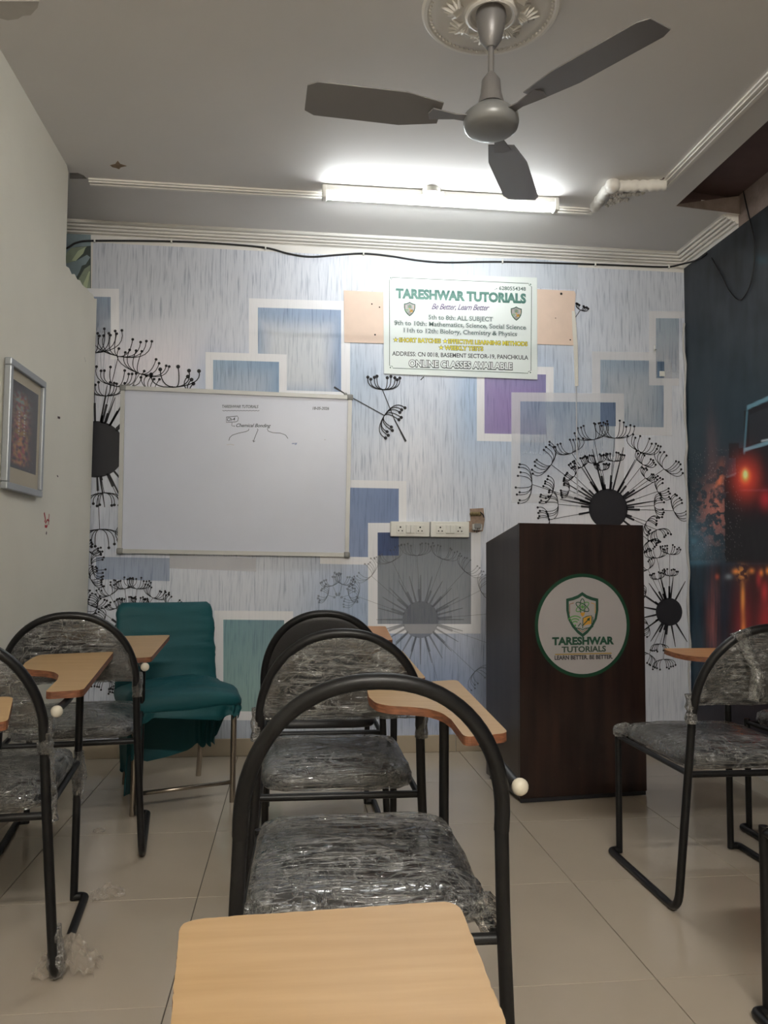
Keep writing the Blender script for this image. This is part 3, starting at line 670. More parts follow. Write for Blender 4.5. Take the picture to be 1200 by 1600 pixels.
# ================================================================== TEXT
def text_shape(s, bold=0, shear=0, space=1.0):
    cu = bpy.data.curves.new('txt', 'FONT'); cu.body = s; cu.size = 1; cu.offset = bold; cu.shear = shear; cu.space_character = space; cu.resolution_u = 3; cu.fill_mode = 'FRONT'
    o = bpy.data.objects.new('txt', cu); me = bpy.data.meshes.new_from_object(o)
    V = [(v.co.x, v.co.y) for v in me.vertices]; Fc = [tuple(p.vertices) for p in me.polygons]
    bpy.data.objects.remove(o); bpy.data.curves.remove(cu); bpy.data.meshes.remove(me); return V, Fc
CAP = .70
def fit_text(s, a, b, cap, bold=0, shear=0, up=None, nrm=None, off=0, space=1.0, dy=0):
    """a,b: baseline ends in the world; cap: cap height in metres; nrm: towards the viewer"""
    V, Fc = text_shape(s, bold, shear, space); x0 = min(v[0] for v in V); x1 = max(v[0] for v in V)
    V0, _ = text_shape(s, 0, shear, space); X0_ = min(v[0] for v in V0); X1_ = max(v[0] for v in V0)
    a, b = Vector(a), Vector(b); d = (b-a)/(X1_-X0_)
    return [tuple(a+d*(v[0]-X0_)+up*(v[1]/CAP*cap+dy)+nrm*off) for v in V], Fc
ZU = Vector((0, 0, 1)); TOV = Vector((0, -1, 0))

# ---- notice poster
pp = [(598.5, 425.5), (839, 434), (839.6, 593), (600, 584)]
PY = D-.0065
PW = [ony(x, y, PY) for x, y in pp]
poster = empty('poster', (sum(p.x for p in PW)/4, PY, min(p.z for p in PW)), label='white printed notice with green heading taped to the wallpaper above the sockets', cat='poster')
def cr5(x, y): return (590+x/4.615, 420+y/4.615)
def pp5(x, y, k=0): a = cr5(x, y); return ony(a[0], a[1], PY-.0016-k*.0002)
M_PAPER = mat('poster_paper', (.72, .77, .75), .3)
obj('sheet', prism(PW, (0, 0, 0), (0, -.0015, 0)), M_PAPER, poster, world=True)
def ribw(pts, w, nrm=TOV):
    V, Fc = [], []
    for i, p in enumerate(pts):
        a = pts[max(0, i-1)]; b = pts[min(len(pts)-1, i+1)]; d = (b-a).normalized(); n = d.cross(nrm)*w/2; V += [tuple(p+n), tuple(p-n)]
    return V, [(2*i, 2*i+1, 2*i+3, 2*i+2) for i in range(len(pts)-1)]
bd = [(105, 62), (1090, 106), (1092, 118), (1110, 128), (1106, 735), (1088, 740), (1085, 753), (110, 716), (106, 703), (86, 698), (86, 80), (100, 76), (105, 62)]
dots = [ball(pp5(x, y, 1), .004, 8, 4, (1, .1, 1)) for x, y in ((94, 65), (1103, 112), (1102, 748), (92, 712))]
obj('border_line', join(ribw([pp5(x, y, 1) for x, y in bd], .0032), *dots), M_DGREEN, poster, world=True)
def ptext(s, xa, ya, xb, yb, cap, m, bold=.01, shear=0, k=2, name='lettering', space=1, dy=0):
    return obj(name, fit_text(s, pp5(xa, ya, k), pp5(xb, yb, k), cap/4.615*PXM, bold, shear, ZU, TOV, 0, space, dy), m, poster, world=True)
M_TEAL = mat('poster_green', (.03, .12, .10), .5, col2=(.12, .27, .22), nscale=3, stretch=(1, 1, 25)); M_PGREY = mat('poster_grey_green', (.055, .10, .09), .5)  # heading green: paler streaks painted in as glare on the sheet
M_PURP = mat('poster_script', (.10, .06, .16), .5); M_YEL = mat('poster_yellow', (.80, .70, .06), .5); M_BLK = mat('poster_black', (.02, .022, .024), .5); M_PWH = mat('poster_white', (.8, .84, .83), .5)
M_SHADOWPRINT = mat('poster_shade', (.38, .41, .41), .5)
ptext('.- 6280554348', 845, 151, 1068, 158, 27, M_PGREY, .02)
ptext('TARESHWAR TUTORIALS', 135, 208, 1066, 246, 66, M_TEAL, .06)
ptext('Be Better, Learn Better', 390, 291, 806, 300, 42, M_PURP, .012, .45, space=.9)
for s, a, b, c, d in (('5th to 8th: ALL SUBJECT', 368, 363, 830, 379), ('9th to 10th: Mathematics, Science, Social Science', 122, 403, 1068, 438), ('11th to 12th: Biology, Chemistry & Physics', 190, 457, 1004, 485)):
    ptext(s, a, b, c, d, 31, M_SHADOWPRINT, .11, k=1.6, name='lettering_shade'); ptext(s, a, b, c, d, 31, M_PWH, .07, k=2, name='lettering_shade'); ptext(s, a, b, c, d, 31, M_PGREY, .018, k=2.6)
for s, a, b, c, d in (('SHORT BATCHES', 155, 527, 455, 535), ('EFFECTIVE LEARNING METHODS', 510, 537, 1080, 556), ('WEEKLY TESTS', 485, 584, 760, 591)):
    ptext(s, a, b, c, d, 30, M_BLK, .075, k=2); ptext(s, a, b, c, d, 30, M_YEL, .02, k=2.8)
def star(cx, cy, r, k):
    P = []
    for i in range(10):
        a = PI/2+i*PI/5; q = r if i % 2 == 0 else r*.42; P.append(pp5(cx+q*cos(a), cy-q*sin(a), k))
    return [tuple(p) for p in P], [(0, 1, 9), (2, 3, 1), (4, 5, 3), (6, 7, 5), (8, 9, 7), (1, 3, 5, 7, 9)]
for cx, cy in ((130, 512), (487, 522), (458, 568)):
    obj('star', star(cx, cy, 22, 2), M_BLK, poster, world=True); obj('star', star(cx, cy, 16, 2.8), M_YEL, poster, world=True)
ptext('ADDRESS: CN 0018, BASEMENT SECTOR-19, PANCHKULA', 106, 625, 1085, 655, 31, mat('address_ink', (.05, .05, .055), .5), .018)
ptext('ONLINE CLASSES AVAILABLE', 228, 705, 970, 727, 48, M_BLK, .085, k=2); ptext('ONLINE CLASSES AVAILABLE', 228, 703, 970, 725, 46, M_PWH, .02, k=2.8)

def shield_pts(s=1.0):
    P = [(0, 1), (.22, .86), (.5, .76), (.78, .70), (.78, .2), (.7, -.2), (.5, -.55), (.25, -.82), (0, -1)]
    return [(x*s, y*s) for x, y in P]+[(-x*s, y*s) for x, y in P[::-1][1:-1]]
def badge(parent, origin, ux, uy, nrm, sc, full=True):
    """shield emblem: outline, atom, book, signal arcs; local coords to the world"""
    def W(p, k): return tuple(Vector(origin)+ux*(p[0]*sc)+uy*(p[1]*sc)+nrm*(.0003*k))
    def poly(name, P, k, m): obj(name, ([W(p, k) for p in P], [tuple(range(len(P)))]), m, parent, world=True)
    def line(name, P, w_, k, m):
        Q = [Vector((p[0], p[1], 0)) for p in P]; V, Fc = ribw(Q, w_, Vector((0, 0, 1))); obj(name, ([W((v[0], v[1]), k) for v in V], Fc), m, parent, world=True)
    MG = mat('badge_green', (.012, .07, .04), .5); MG2 = mat('badge_light_green', (.09, .30, .07), .5); MO = mat('badge_gold', (.58, .30, .04), .5); MR = mat('badge_brown', (.28, .12, .05), .5); MW = mat('badge_white', (.40, .375, .38), .45)
    sp = shield_pts()
    poly('shield', sp, 1, MG); poly('shield_face', shield_pts(.84), 2, MW)
    ip = shield_pts(.70); line('shield_line', ip[11:]+ip[:1], .03, 3, MR) if False else None
    line('shield_line', [(-.42, .52), (-.62, .46), (-.62, .05)], .035, 3, MR); line('shield_line', [(.42, .52), (.62, .46), (.62, .05)], .035, 3, MO)
    line('shield_line', [(-.22, -.62), (0, -.78), (.22, -.62)], .035, 3, MR)
    for q, mm in ((0, MG), (PI/3, MG), (2*PI/3, MG2)):
        E_ = [(.33*cos(t)*cos(q)-.13*sin(t)*sin(q), .34+.33*cos(t)*sin(q)+.13*sin(t)*cos(q)) for t in [2*PI*i/28 for i in range(29)]]
        if q == 0: E_ = [(.12*cos(t), .34+.36*sin(t)) for t in [2*PI*i/28 for i in range(29)]]
        else: E_ = [(.35*cos(t)*cos(q-PI/2+(.0))-.13*sin(t)*sin(q-PI/2), .34+.35*cos(t)*sin(q-PI/2)+.13*sin(t)*cos(q-PI/2)) for t in [2*PI*i/28 for i in range(29)]]
        line('atom_ring', E_, .04, 4, mm)
    poly('atom_core', [(.08*cos(t), .34+.08*sin(t)) for t in [2*PI*i/14 for i in range(14)]], 5, MG2)
    poly('lamp_base', [(-.1, .08), (.12, .1), (.08, -.03), (0, -.1), (-.08, -.02)], 4.5, MO)
    for r_ in (.18, .30, .42): line('signal_arc', [(-.36+r_*cos(t), -.48+r_*1.0*sin(t)) for t in [PI*.28+PI*.5*i/10 for i in range(11)]], .05, 4, MG2)
    poly('signal_dot', [(-.36+.05*cos(t), -.48+.05*sin(t)) for t in [2*PI*i/10 for i in range(10)]], 4, MG2)
    poly('page', [(.04, -.5), (.04, -.16), (.2, -.1), (.42, -.06), (.42, -.42), (.2, -.45)], 4, MO)
    line('page_edge', [(.0, -.62), (.02, -.16), (.2, -.08), (.44, -.04), (.44, -.46)], .035, 5, MG); line('page_edge', [(.50, -.1), (.50, -.55), (.1, -.62), (0, -.68), (-.1, -.62), (-.38, -.58)], .04, 5, MG)
    line('growth_arrow', [(-.22, -.52), (-.1, -.38), (-.02, -.50), (.3, -.2)], .045, 6, MG); poly('arrow_head', [(.36, -.12), (.2, -.2), (.33, -.3)], 6, MG)
badge(poster, pp5(231, 290, 2), Vector((1, 0, 0)), ZU, TOV, 53/4.615*PXM)
badge(poster, pp5(1000, 323, 2), Vector((1, 0, 0)), ZU, TOV, 53/4.615*PXM)

# ---- whiteboard
WY = D-.022
q = {'TL': (192, 606), 'TR': (547, 621), 'BR': (542, 867), 'BL': (187, 861)}
WQ = {k: ony(v[0], v[1], WY) for k, v in q.items()}
board = empty('whiteboard', tuple((WQ['BL']+WQ['BR'])/2), label='wall-mounted whiteboard in an aluminium frame with marker writing', cat='whiteboard')
quad = [WQ['TL'], WQ['TR'], WQ['BR'], WQ['BL']]
obj('board_surface', prism(quad, (0, .004, 0), (0, .020, 0)), M_BOARD, board, world=True)
def bar(a, b, r=.011): 
    a, b = Vector(a), Vector(b); d = (b-a).normalized(); n = d.cross(TOV)
    P = [a+n*r, a-n*r, b-n*r, b+n*r]; return prism(P, (0, -.006, 0), (0, .020, 0))
for a, b in (('TL', 'TR'), ('TR', 'BR'), ('BR', 'BL'), ('BL', 'TL')): obj('frame_rail', bar(WQ[a], WQ[b]), M_ALU, board, world=True)
for k in q:
    p = WQ[k]; obj('corner_cap', bbox_bevel(p.x-.017, p.x+.017, p.y-.010, p.y+.020, p.z-.017, p.z+.017, .008, 3), M_GREY, board, world=True, smooth=True, angle=50)
for sx in (.02, .98):
    p = WQ['TL'].lerp(WQ['TR'], sx); obj('hanging_lug', ball((p.x, p.y+.008, p.z+.018), .010, 10, 6, (1, .5, 1)), M_GREY, board, world=True)
def wb(x, y, k=0): return ony(320+x/5, 610+y/5, WY+.0035-k*.0002)
def wline(px, w_, m=M_MARKER, name='marker_line'): obj(name, ribw([wb(x, y) for x, y in px], w_*PXM), m, board, world=True)
def wtext(s, a, b, c, d, cap, m=M_MARKER, shear=.2, bold=.012): obj('marker_writing', fit_text(s, wb(a, b), wb(c, d), cap/5*PXM, bold, shear, ZU, TOV, 0, .95), m, board, world=True)
wtext('TARESHWAR TUTORIALS', 135, 136, 418, 138, 22)
wline([(138+i*12, 158+(3 if i % 2 else -2)) for i in range(25)], .7)
wtext('18-05-2026', 842, 150, 970, 152, 22)
wline([(172, 208), (255, 200), (262, 215), (258, 238), (245, 245), (168, 250), (170, 206)], .8); wtext('Ch-4', 174, 240, 236, 236, 26)
wline([(212, 252), (210, 275), (235, 282), (228, 274)], .7); wtext('Chemical Bonding', 245, 285, 515, 288, 26, shear=.35)
wline([(345, 300), (342, 312), (320, 322), (260, 335), (215, 350), (195, 368), (188, 392)], .8)
wline([(410, 300), (416, 308), (402, 340), (388, 375), (380, 400)], .8); wline([(374, 388), (381, 404), (393, 394)], .8)
wline([(487, 298), (495, 318), (530, 330), (590, 334), (630, 348), (650, 376)], .8)
wtext('org', 680, 420, 722, 420, 14, M_BLUEINK, .4)
M_SMUDGE = mat('eraser_smudge', (.50, .49, .52), .5)
for x, y, w2, h2 in ((170, 425, 60, 8),): wline([(x, y), (x+w2*.5, y-4), (x+w2, y+2)], 1.2, M_SMUDGE, 'eraser_smudge')
wline([(935, 384), (942, 386)], .8, M_GREY, 'eraser_smudge')

# ================================================================== SWITCH BOARDS
def socket_board(x0, x1, y0, y1, label):
    a = ony(x0, y0, D); b = ony(x1, y1, D); X0_, X1_, Z0_, Z1_ = a.x, b.x, b.z, a.z; w_ = X1_-X0_; h_ = Z1_-Z0_
    e = empty('socket_board', ((X0_+X1_)/2, D-.004, Z0_), label=label, cat='power socket', group='switched socket boards on the wallpaper')
    obj('cover_plate', bbox_bevel(X0_+.001, X1_-.001, D-.034, D-.003, Z0_, Z1_, .004), M_WHITE, e, world=True)
    for cx in (.25, .75):
        c = X0_+w_*cx; z = Z0_+h_*.5; s = obj('socket', bbox_bevel(c-.023, c+.023, D-.037, D-.033, z-.024, z+.024, .002), M_WHITE, e, world=True)
        for dx, dz, r in ((0, .010, .0048), (-.010, -.010, .0038), (.010, -.010, .0038)):
            V, Fc = lathe([(r, -.001), (r, .001)], 10); V = [(c+dx+p[0], D-.0375+p[2], z+dz+p[1]) for p in V]
            obj('pin_hole', (V, Fc), M_HOLE, e, world=True)
    for cx in (.445, .555):
        c = X0_+w_*cx; z = Z0_+h_*.5; obj('switch', bbox_bevel(c-.0115, c+.0115, D-.046, D-.033, z-.023, z+.023, .003), M_WHITE, e, world=True)
socket_board(609, 670, 815, 839, 'left white socket board with two switches beside the whiteboard')
socket_board(671, 731.5, 815, 840, 'right white socket board with two switches beside the open wiring box')
a = ony(734, 796, D); b = ony(757, 830, D)
jb = empty('junction_box', ((a.x+b.x)/2, D-.004, b.z), label='broken open wiring box with bare terminals right of the sockets', cat='junction box')
obj('box_back', prism([ony(x, y, D-.003) for x, y in ((729, 815), (735, 814), (734, 795), (755, 794), (757, 812), (754, 830), (742, 832), (730, 831))], (0, 0, 0), (0, -.006, 0)), mat('cavity_plaster', (.40, .29, .22), .9, noise_amt=.4, nscale=50), jb, world=True)
obj('terminal_block', bbox_bevel(ony(737, 0, D).x, ony(751, 0, D).x, D-.03, D-.008, ony(0, 820, D).z, ony(0, 810, D).z, .003), mat('terminal_grey', (.5, .5, .48), .5), jb, world=True)
obj('relay', bbox_bevel(ony(739, 0, D).x, ony(749, 0, D).x, D-.038, D-.03, ony(0, 817, D).z, ony(0, 809, D).z, .003), M_GREY, jb, world=True)
for k, (x, cc) in enumerate(((737, (.2, .15, .05)), (741, (.25, .2, .1)), (745, (.18, .14, .06)), (749, (.2, .18, .1)))):
    obj('screw_terminal', ball(ony(x, 803, D-.018), .012, 10, 6, (1, .8, 1)), mat('brass', (.22, .17, .08), .5, metal=.6), jb, world=True)
for k, (x0_, y0_, x1_, y1_, m_) in enumerate(((743, 818, 741, 830, M_CABLE), (746, 819, 748, 831, mat('red_wire', (.15, .03, .02), .5)), (744, 818, 745, 832, M_CABLE), (750, 800, 756, 808, M_CABLE))):
    P = [ony(x0_, y0_, D-.02), ony((x0_+x1_)/2+2, (y0_+y1_)/2, D-.035), ony(x1_, y1_, D-.014)]; obj('wire', tube(fillet(P, .05), .003, 6), m_, jb, world=True, smooth=True)

# ================================================================== CABLES
def wall_cable(name, px, r, label, off=.008, plane='y', cat='cable'):
    f = (lambda x, y: ony(x, y, D-off)) if plane == 'y' else (lambda x, y: onx(x, y, XR-off))
    P = [f(x, y) for x, y in px]; Q = []
    for i in range(len(P)-1):   # Catmull-Rom
        p0, p1, p2, p3 = P[max(i-1, 0)], P[i], P[i+1], P[min(i+2, len(P)-1)]
        for k in range(8):
            t = k/8; Q.append(.5*((2*p1)+(p2-p0)*t+(2*p0-5*p1+4*p2-p3)*t*t+(3*p1-p0-3*p2+p3)*t**3))
    Q.append(P[-1]); return Q
e = empty('wall_cable', tuple(ony(600, 402, D-.004)), label='long black cable clipped along the wall under the cornice', cat='cable')
Q = wall_cable('', [(70, 402), (104, 388), (120, 379), (150, 376), (268, 377), (350, 381), (415, 387), (450, 396), (485, 401), (530, 398), (568, 396), (610, 400), (655, 407), (700, 410), (785, 409), (930, 413), (1030, 417), (1052, 416)], .004, '')
Q += [onx(1085, 408, XR-.01), onx(1096, 402, XR-.01), onx(1104, 396, XR-.01)]
obj('cable', tube(Q, .0052, 7), M_CABLE, e, world=True, smooth=True)
for x, y in ((148, 376), (268, 377), (415, 387), (568, 396), (785, 409), (930, 413), (1045, 417)):
    p = ony(x, y, D-.010); obj('clip', bbox_bevel(p.x-.004, p.x+.004, p.y-.008, p.y+.008, p.z-.010, p.z+.012, .002), M_WHITE, e, world=True)
e = empty('hanging_cable', tuple(onx(1160, 298, XR-.01)), label='thin black cable looping down over the dark mural', cat='cable')
Q = wall_cable('', [(1161, 297), (1166, 320), (1172, 345), (1178, 372), (1179, 400), (1176, 430), (1168, 455), (1155, 469), (1140, 455), (1127, 430), (1112, 403)], .003, '', .010, 'x')
obj('cable', tube(Q, .0035, 6), M_CABLE, e, world=True, smooth=True)
e2 = empty('wall_hook', tuple(ony(1024, 545, D-.004)), label='small white adhesive hook on the wallpaper near the right corner', cat='hook')
obj('hook_base', bbox_bevel(ony(1021, 0, D).x, ony(1029, 0, D).x, D-.008, D-.003, ony(0, 552, D).z, ony(0, 543, D).z, .002), M_WHITE, e2, world=True)
obj('hook_arm', tube(fillet([ony(1025, 546, D-.008), ony(1022, 548, D-.03), ony(1023, 539, D-.034)], .01), .004, 7), M_WHITE, e2, world=True, smooth=True)

# ================================================================== TUBE LIGHTS
def tube_light(a, b, power, label):
    a, b = Vector(a), Vector(b); L = (b-a).length; c = (a+b)/2; ang = math.atan2(b.y-a.y, b.x-a.x)
    e = empty('tube_light', (c.x, c.y, HC), ang, label=label, cat='light', group='ceiling tube lights'); h = L/2
    obj('mounting_channel', bbox_bevel(-h, h, -.024, .024, -.030, -.001, .004), M_WHITE, e)
    obj('end_cap', bbox_bevel(-h-.012, -h+.012, -.026, .026, -.068, -.001, .006), M_WHITE, e); obj('end_cap', bbox_bevel(h-.012, h+.012, -.026, .026, -.068, -.001, .006), M_WHITE, e)
    em = bpy.data.materials.new('lit_tube'); em.use_nodes = True; bs = em.node_tree.nodes['Principled BSDF']
    bs.inputs['Emission Color'].default_value = (.93, .98, 1, 1) if power == TUBE_POWER else (1, .955, .88, 1); bs.inputs['Emission Strength'].default_value = power
    bs.inputs['Base Color'].default_value = (.8, .8, .8, 1)
    V, Fc = lathe([(.017, -h+.012), (.017, h-.012)], 16); V = [(p[2], p[0]-.004, p[1]-.050) for p in V]
    obj('tube', (V, Fc), em, e, smooth=True, angle=60)
    return e
ta = onz(507, 300, HC-.03); tb = onz(868, 320, HC-.03)
tube_light(ta, tb, TUBE_POWER, 'lit white tube light fixed to the ceiling moulding above the notice')
tube_light((-.3, -1.1, HC), (.9, -1.1, HC), REAR_POWER, 'lit tube light on the ceiling behind the camera')
# round ceiling block with a stub of white cable
p = onz(674, 296, HC)
e = empty('ceiling_junction', tuple(p), label='small round white wiring block on the ceiling beside the tube light', cat='junction box')
obj('block', lathe([(.045, 0), (.045, -.018), (.040, -.024), (.001, -.026)], 24), M_WHITE, e, smooth=True, angle=40)
for k in range(4): obj('screw', ball((.025*cos(k*PI/2+.5), .025*sin(k*PI/2+.5), -.026), .004, 8, 4), M_GREY, e)
obj('cable_stub', tube(fillet([(.035, 0, -.01), (.06, -.02, -.02), (.06, .05, -.02)], .02), .004, 6), M_WHITE, e, smooth=True)

# ================================================================== CEILING ROSE AND FAN
rc = onz(767, 14, HC); 
RR = .225
prof = [(RR, 0), (RR+.002, -.006), (RR-.006, -.014), (RR-.016, -.014), (RR-.022, -.008), (RR-.030, -.008), (RR-.038, -.012), (RR-.05, -.010), (.15, -.007), (.10, -.012), (.088, -.014), (.084, -.026), (.076, -.030), (.068, -.026), (.064, -.012), (.001, -.012)]
parts = [lathe(prof, 72)]
for k in range(72):
    a = 2*PI*k/72; parts.append(ball(((RR-.026)*cos(a), (RR-.026)*sin(a), -.009), .0055, 6, 4))
for k in range(8):
    for j in range(-3, 4):
        a = 2*PI*k/8; R0, R1 = .095, .165-.012*abs(j); aa = a+j*.04; ab = a+j*.13
        parts.append(tube([(R0*cos(aa), R0*sin(aa), -.010), ((R0+R1)/2*cos((aa+ab)/2-.02*j), (R0+R1)/2*sin((aa+ab)/2-.02*j), -.018), (R1*cos(ab), R1*sin(ab), -.009)], .006, 6, rs=[.004, .008, .003]))
t4 = obj('trim_4', join(*parts), M_TRIM, smooth=True, angle=40); t4.location = rc; setp(t4, kind='structure')
rod_x, rod_y = rc.x, rc.y
def zat(py):
    lo, hi = 1.8, HC
    for _ in range(40):
        m_ = (lo+hi)/2
        if proj((rod_x, rod_y, m_))[1] > py: lo = m_
        else: hi = m_
    return lo
zc, zr0, zm0, zm1 = zat(75), zat(118), zat(160), zat(192)
fan = empty('ceiling_fan', (rod_x, rod_y, HC-.012), label='grey-brown three-blade ceiling fan on a short rod', cat='fan')
z = lambda v: v-(HC-.012)
obj('canopy', lathe([(.048, z(HC-.012)), (.050, z(HC-.03)), (.044, z((HC+zc)/2)), (.036, z(zc+.03)), (.016, z(zc))], 28), M_FAN, fan, smooth=True, angle=50)
obj('down_rod', lathe([(.010, z(zc+.01)), (.010, z(zr0-.02))], 14), M_FAN, fan, smooth=True, angle=50)
obj('lower_canopy', lathe([(.012, z(zr0+.008)), (.030, z(zr0-.018)), (.034, z(zm0+.03)), (.044, z(zm0-.01))], 28), M_FAN, fan, smooth=True, angle=50)
zz = z(zm1)
MR = .088
obj('motor', lathe([(.03, zz+.05), (.06, zz+.045), (MR, zz+.02), (MR+.002, zz), (MR-.002, zz-.018), (MR-.012, zz-.026), (.05, zz-.034), (.02, zz-.036), (.001, zz-.036)], 40), M_FANMOTOR, fan, smooth=True, angle=60)
tips = [(490, 172), (905, 10), (872, 268)]
tp = onz(490, 172, zm1); a_first = math.atan2(tp.y-rod_y, tp.x-rod_x)
for k in range(3):
    a = a_first+.07+k*2*PI/3
    ca, sa = cos(a), sin(a)
    V, Fc = [], []; nb = 14
    for top_ in (0, 1):
        for i in range(nb+1):
            r = .17+(.60-.17)*i/nb; hw = .045+.026*min(1, i/4)*(1-.1*i/nb); 
            if i == nb: hw *= .75
            for s in (-1, 1):
                y = s*hw; zz2 = zz+.012+s*hw*.18+(.0035 if top_ else 0); V.append((ca*r-sa*y, sa*r+ca*y, zz2))
    o_ = 2*(nb+1)
    for i in range(nb):
        Fc.append((2*i, 2*i+1, 2*i+3, 2*i+2)); Fc.append((o_+2*i, o_+2*i+2, o_+2*i+3, o_+2*i+1)); Fc.append((2*i, 2*i+2, o_+2*i+2, o_+2*i)); Fc.append((2*i+1, o_+2*i+1, o_+2*i+3, 2*i+3))
    Fc += [(0, o_, o_+1, 1), (2*nb, 2*nb+1, o_+2*nb+1, o_+2*nb)]
    bl_ = obj('blade', (V, Fc), M_FAN, fan)
    P = [(MR*.8, -.02), (.12, -.014), (.20, -.03), (.21, 0), (.20, .03), (.12, .014), (MR*.8, .02)]
    obj('blade_iron', prism([(ca*x-sa*y, sa*x+ca*y, zz+.006) for x, y in P], (0, 0, 0), (0, 0, .004)), M_FAN, bl_)

# ================================================================== LECTERN
A_ = onz(813, 1256, 0); B_ = onz(1011, 1243, 0); dA = (B_-A_); rzl = math.atan2(dA.y, dA.x); WL = dA.length
ux = Vector((cos(rzl), sin(rzl), 0)); uy = Vector((-sin(rzl), cos(rzl), 0)); DL = .42
def hz(p, py):
    lo, hi = .5, 2.0
    for _ in range(40):
        m_ = (lo+hi)/2
        if proj((p.x, p.y, m_))[1] > py: lo = m_
        else: hi = m_
    return lo
HL = hz(A_, 817); bk = A_+uy*DL; HB = hz(bk, 848)
lect = empty('lectern', tuple(A_), rzl, label='tall dark walnut lectern with a round emblem on its front', cat='lectern')
e_ = .018
obj('side_panel', prism([(0, e_, .02), (0, DL, .02), (0, DL, HB), (0, e_, HL-.004)], (0, 0, 0), (e_, 0, 0)), M_WOODS, lect)
obj('side_panel', prism([(WL, e_, .02), (WL, DL, .02), (WL, DL, HB), (WL, e_, HL-.004)], (0, 0, 0), (-e_, 0, 0)), M_WOODS, lect)
obj('front_panel', bbox_bevel(0, WL, 0, e_, .02, HL, .0015, 1), M_WOOD, lect)
obj('top_panel', prism([(e_, e_, HL-.02), (e_, DL+.002, HB-.018), (e_, DL+.002, HB), (e_, e_, HL-.002)], (0, 0, 0), (WL-2*e_, 0, 0)), M_WOODS, lect)
obj('shelf', box(e_, WL-e_, e_, DL-.02, .75, .768), M_WOODS, lect)
obj('bottom_panel', box(e_, WL-e_, e_, DL-.01, .06, .078), M_WOODS, lect)
for x, y in ((.03, .03), (WL-.05, .03), (.03, DL-.05), (WL-.05, DL-.05)): obj('foot', bbox_bevel(x-.02, x+.03, y-.02, y+.03, 0, .021, .003), M_INK, lect)
obj('base_strip', box(.004, WL-.004, .003, .012, .003, .02), M_INK, lect)
nf = Vector((sin(rzl), -cos(rzl), 0))
def lf(x, y, k=0): return hit(820+x/6.667, 880+y/6.667, A_+nf*(.0005+.0004*k), nf)
def loc(v): d = Vector(v)-A_; return (d.dot(ux), d.dot(uy), d.z)
def lobj(name, sh, m, par=lect): return obj(name, ([loc(v) for v in sh[0]], sh[1]), m, par)
l0, l1 = lf(100, 650), lf(1105, 650); t0, t1_ = lf(600, 115), lf(600, 1180)
rad = ((l1-l0).length+(t1_-t0).length)/4; cen = (l0+l1+t0+t1_)/4
def circ(c, r, k, n=64): return [tuple(c+ux*r*cos(2*PI*i/n)+ZU*r*sin(2*PI*i/n)+nf*(.0004*k)) for i in range(n)]
dk = empty('emblem', (0, 0, 0)); dk.parent = lect
def disc(name, r, k, m):
    P = circ(cen, r, k); return lobj(name, prism(P, (0, 0, 0), nf*.0004), m, dk)
disc('emblem_ring', rad, 0, mat('emblem_green', (.008, .055, .028), .35)); disc('emblem_face', rad*.932, 2, mat('emblem_white', (.40, .375, .38), .35))
# badge drawn in lectern coordinates
class _P: pass
def badge_lect():
    import types
    o0 = len(bpy.data.objects); before = set(bpy.data.objects)
    holder = empty('holder', (0, 0, 0)); 
    badge(holder, lf(600, 535, 4), ux, ZU, nf, 215/6.667*(l1-l0).length/(1005/6.667))
    for o in set(bpy.data.objects)-before:
        if o is holder: continue
        for v in o.data.vertices: v.co = loc(v.co)
        o.parent = dk
    bpy.data.objects.remove(holder)
badge_lect()
for s, a, b, c, d, cap, m_, bo in (('TARESHWAR', 290, 850, 920, 841, 68, M_DGREEN, .05), ('TUTORIALS', 387, 928, 843, 918, 52, mat('emblem_grey_green', (.03, .07, .045), .5), .03), ('LEARN BETTER. BE BETTER.', 312, 1006, 915, 994, 38, M_BLK, .03)):
    lobj('lettering', fit_text(s, lf(a, b, 5), lf(c, d, 5), cap/6.667*(l1-l0).length/(1005/6.667), bo, 0, ZU, nf), m_, dk)
lobj('gold_line', ribw([lf(315, 951, 5), lf(905, 938, 5)], .005, nf), mat('gold_print', (.38, .25, .05), .4), dk)

# ================================================================== CHAIRS
def pad(w, d, h, ex=.28, nu=40, nv=14, dome=.012):
    """upholstered pad: rounded rectangle in plan, domed top, flat underside"""
    V, Fc = [], []
    prof = [(0.0, 1.0), (.35, 1.0), (.6, .985), (.78, .94), (.90, .84), (.965, .68), (1.0, .45), (1.0, .2), (.985, .05), (.95, 0), (.5, 0), (0.02, 0)]
    for (s, t) in prof:
        s = max(s, .001)
        for k in range(nu):
            a = 2*PI*k/nu; ca, sa = cos(a), sin(a)
            x = math.copysign(abs(ca)**ex, ca)*w/2; y = math.copysign(abs(sa)**ex, sa)*d/2
            m_ = max(abs(ca)**ex, abs(sa)**ex)
            V.append((x*s, y*s, t*h+dome*(1-s*s)*(1 if t > .5 else 0)))
    n = len(prof)
    for i in range(n-1):
        for k in range(nu): Fc.append((i*nu+k, i*nu+(k+1) % nu, (i+1)*nu+(k+1) % nu, (i+1)*nu+k))
    Fc += [tuple(range(nu)), tuple(range((n-1)*nu, n*nu))[::-1]]
    return V, Fc
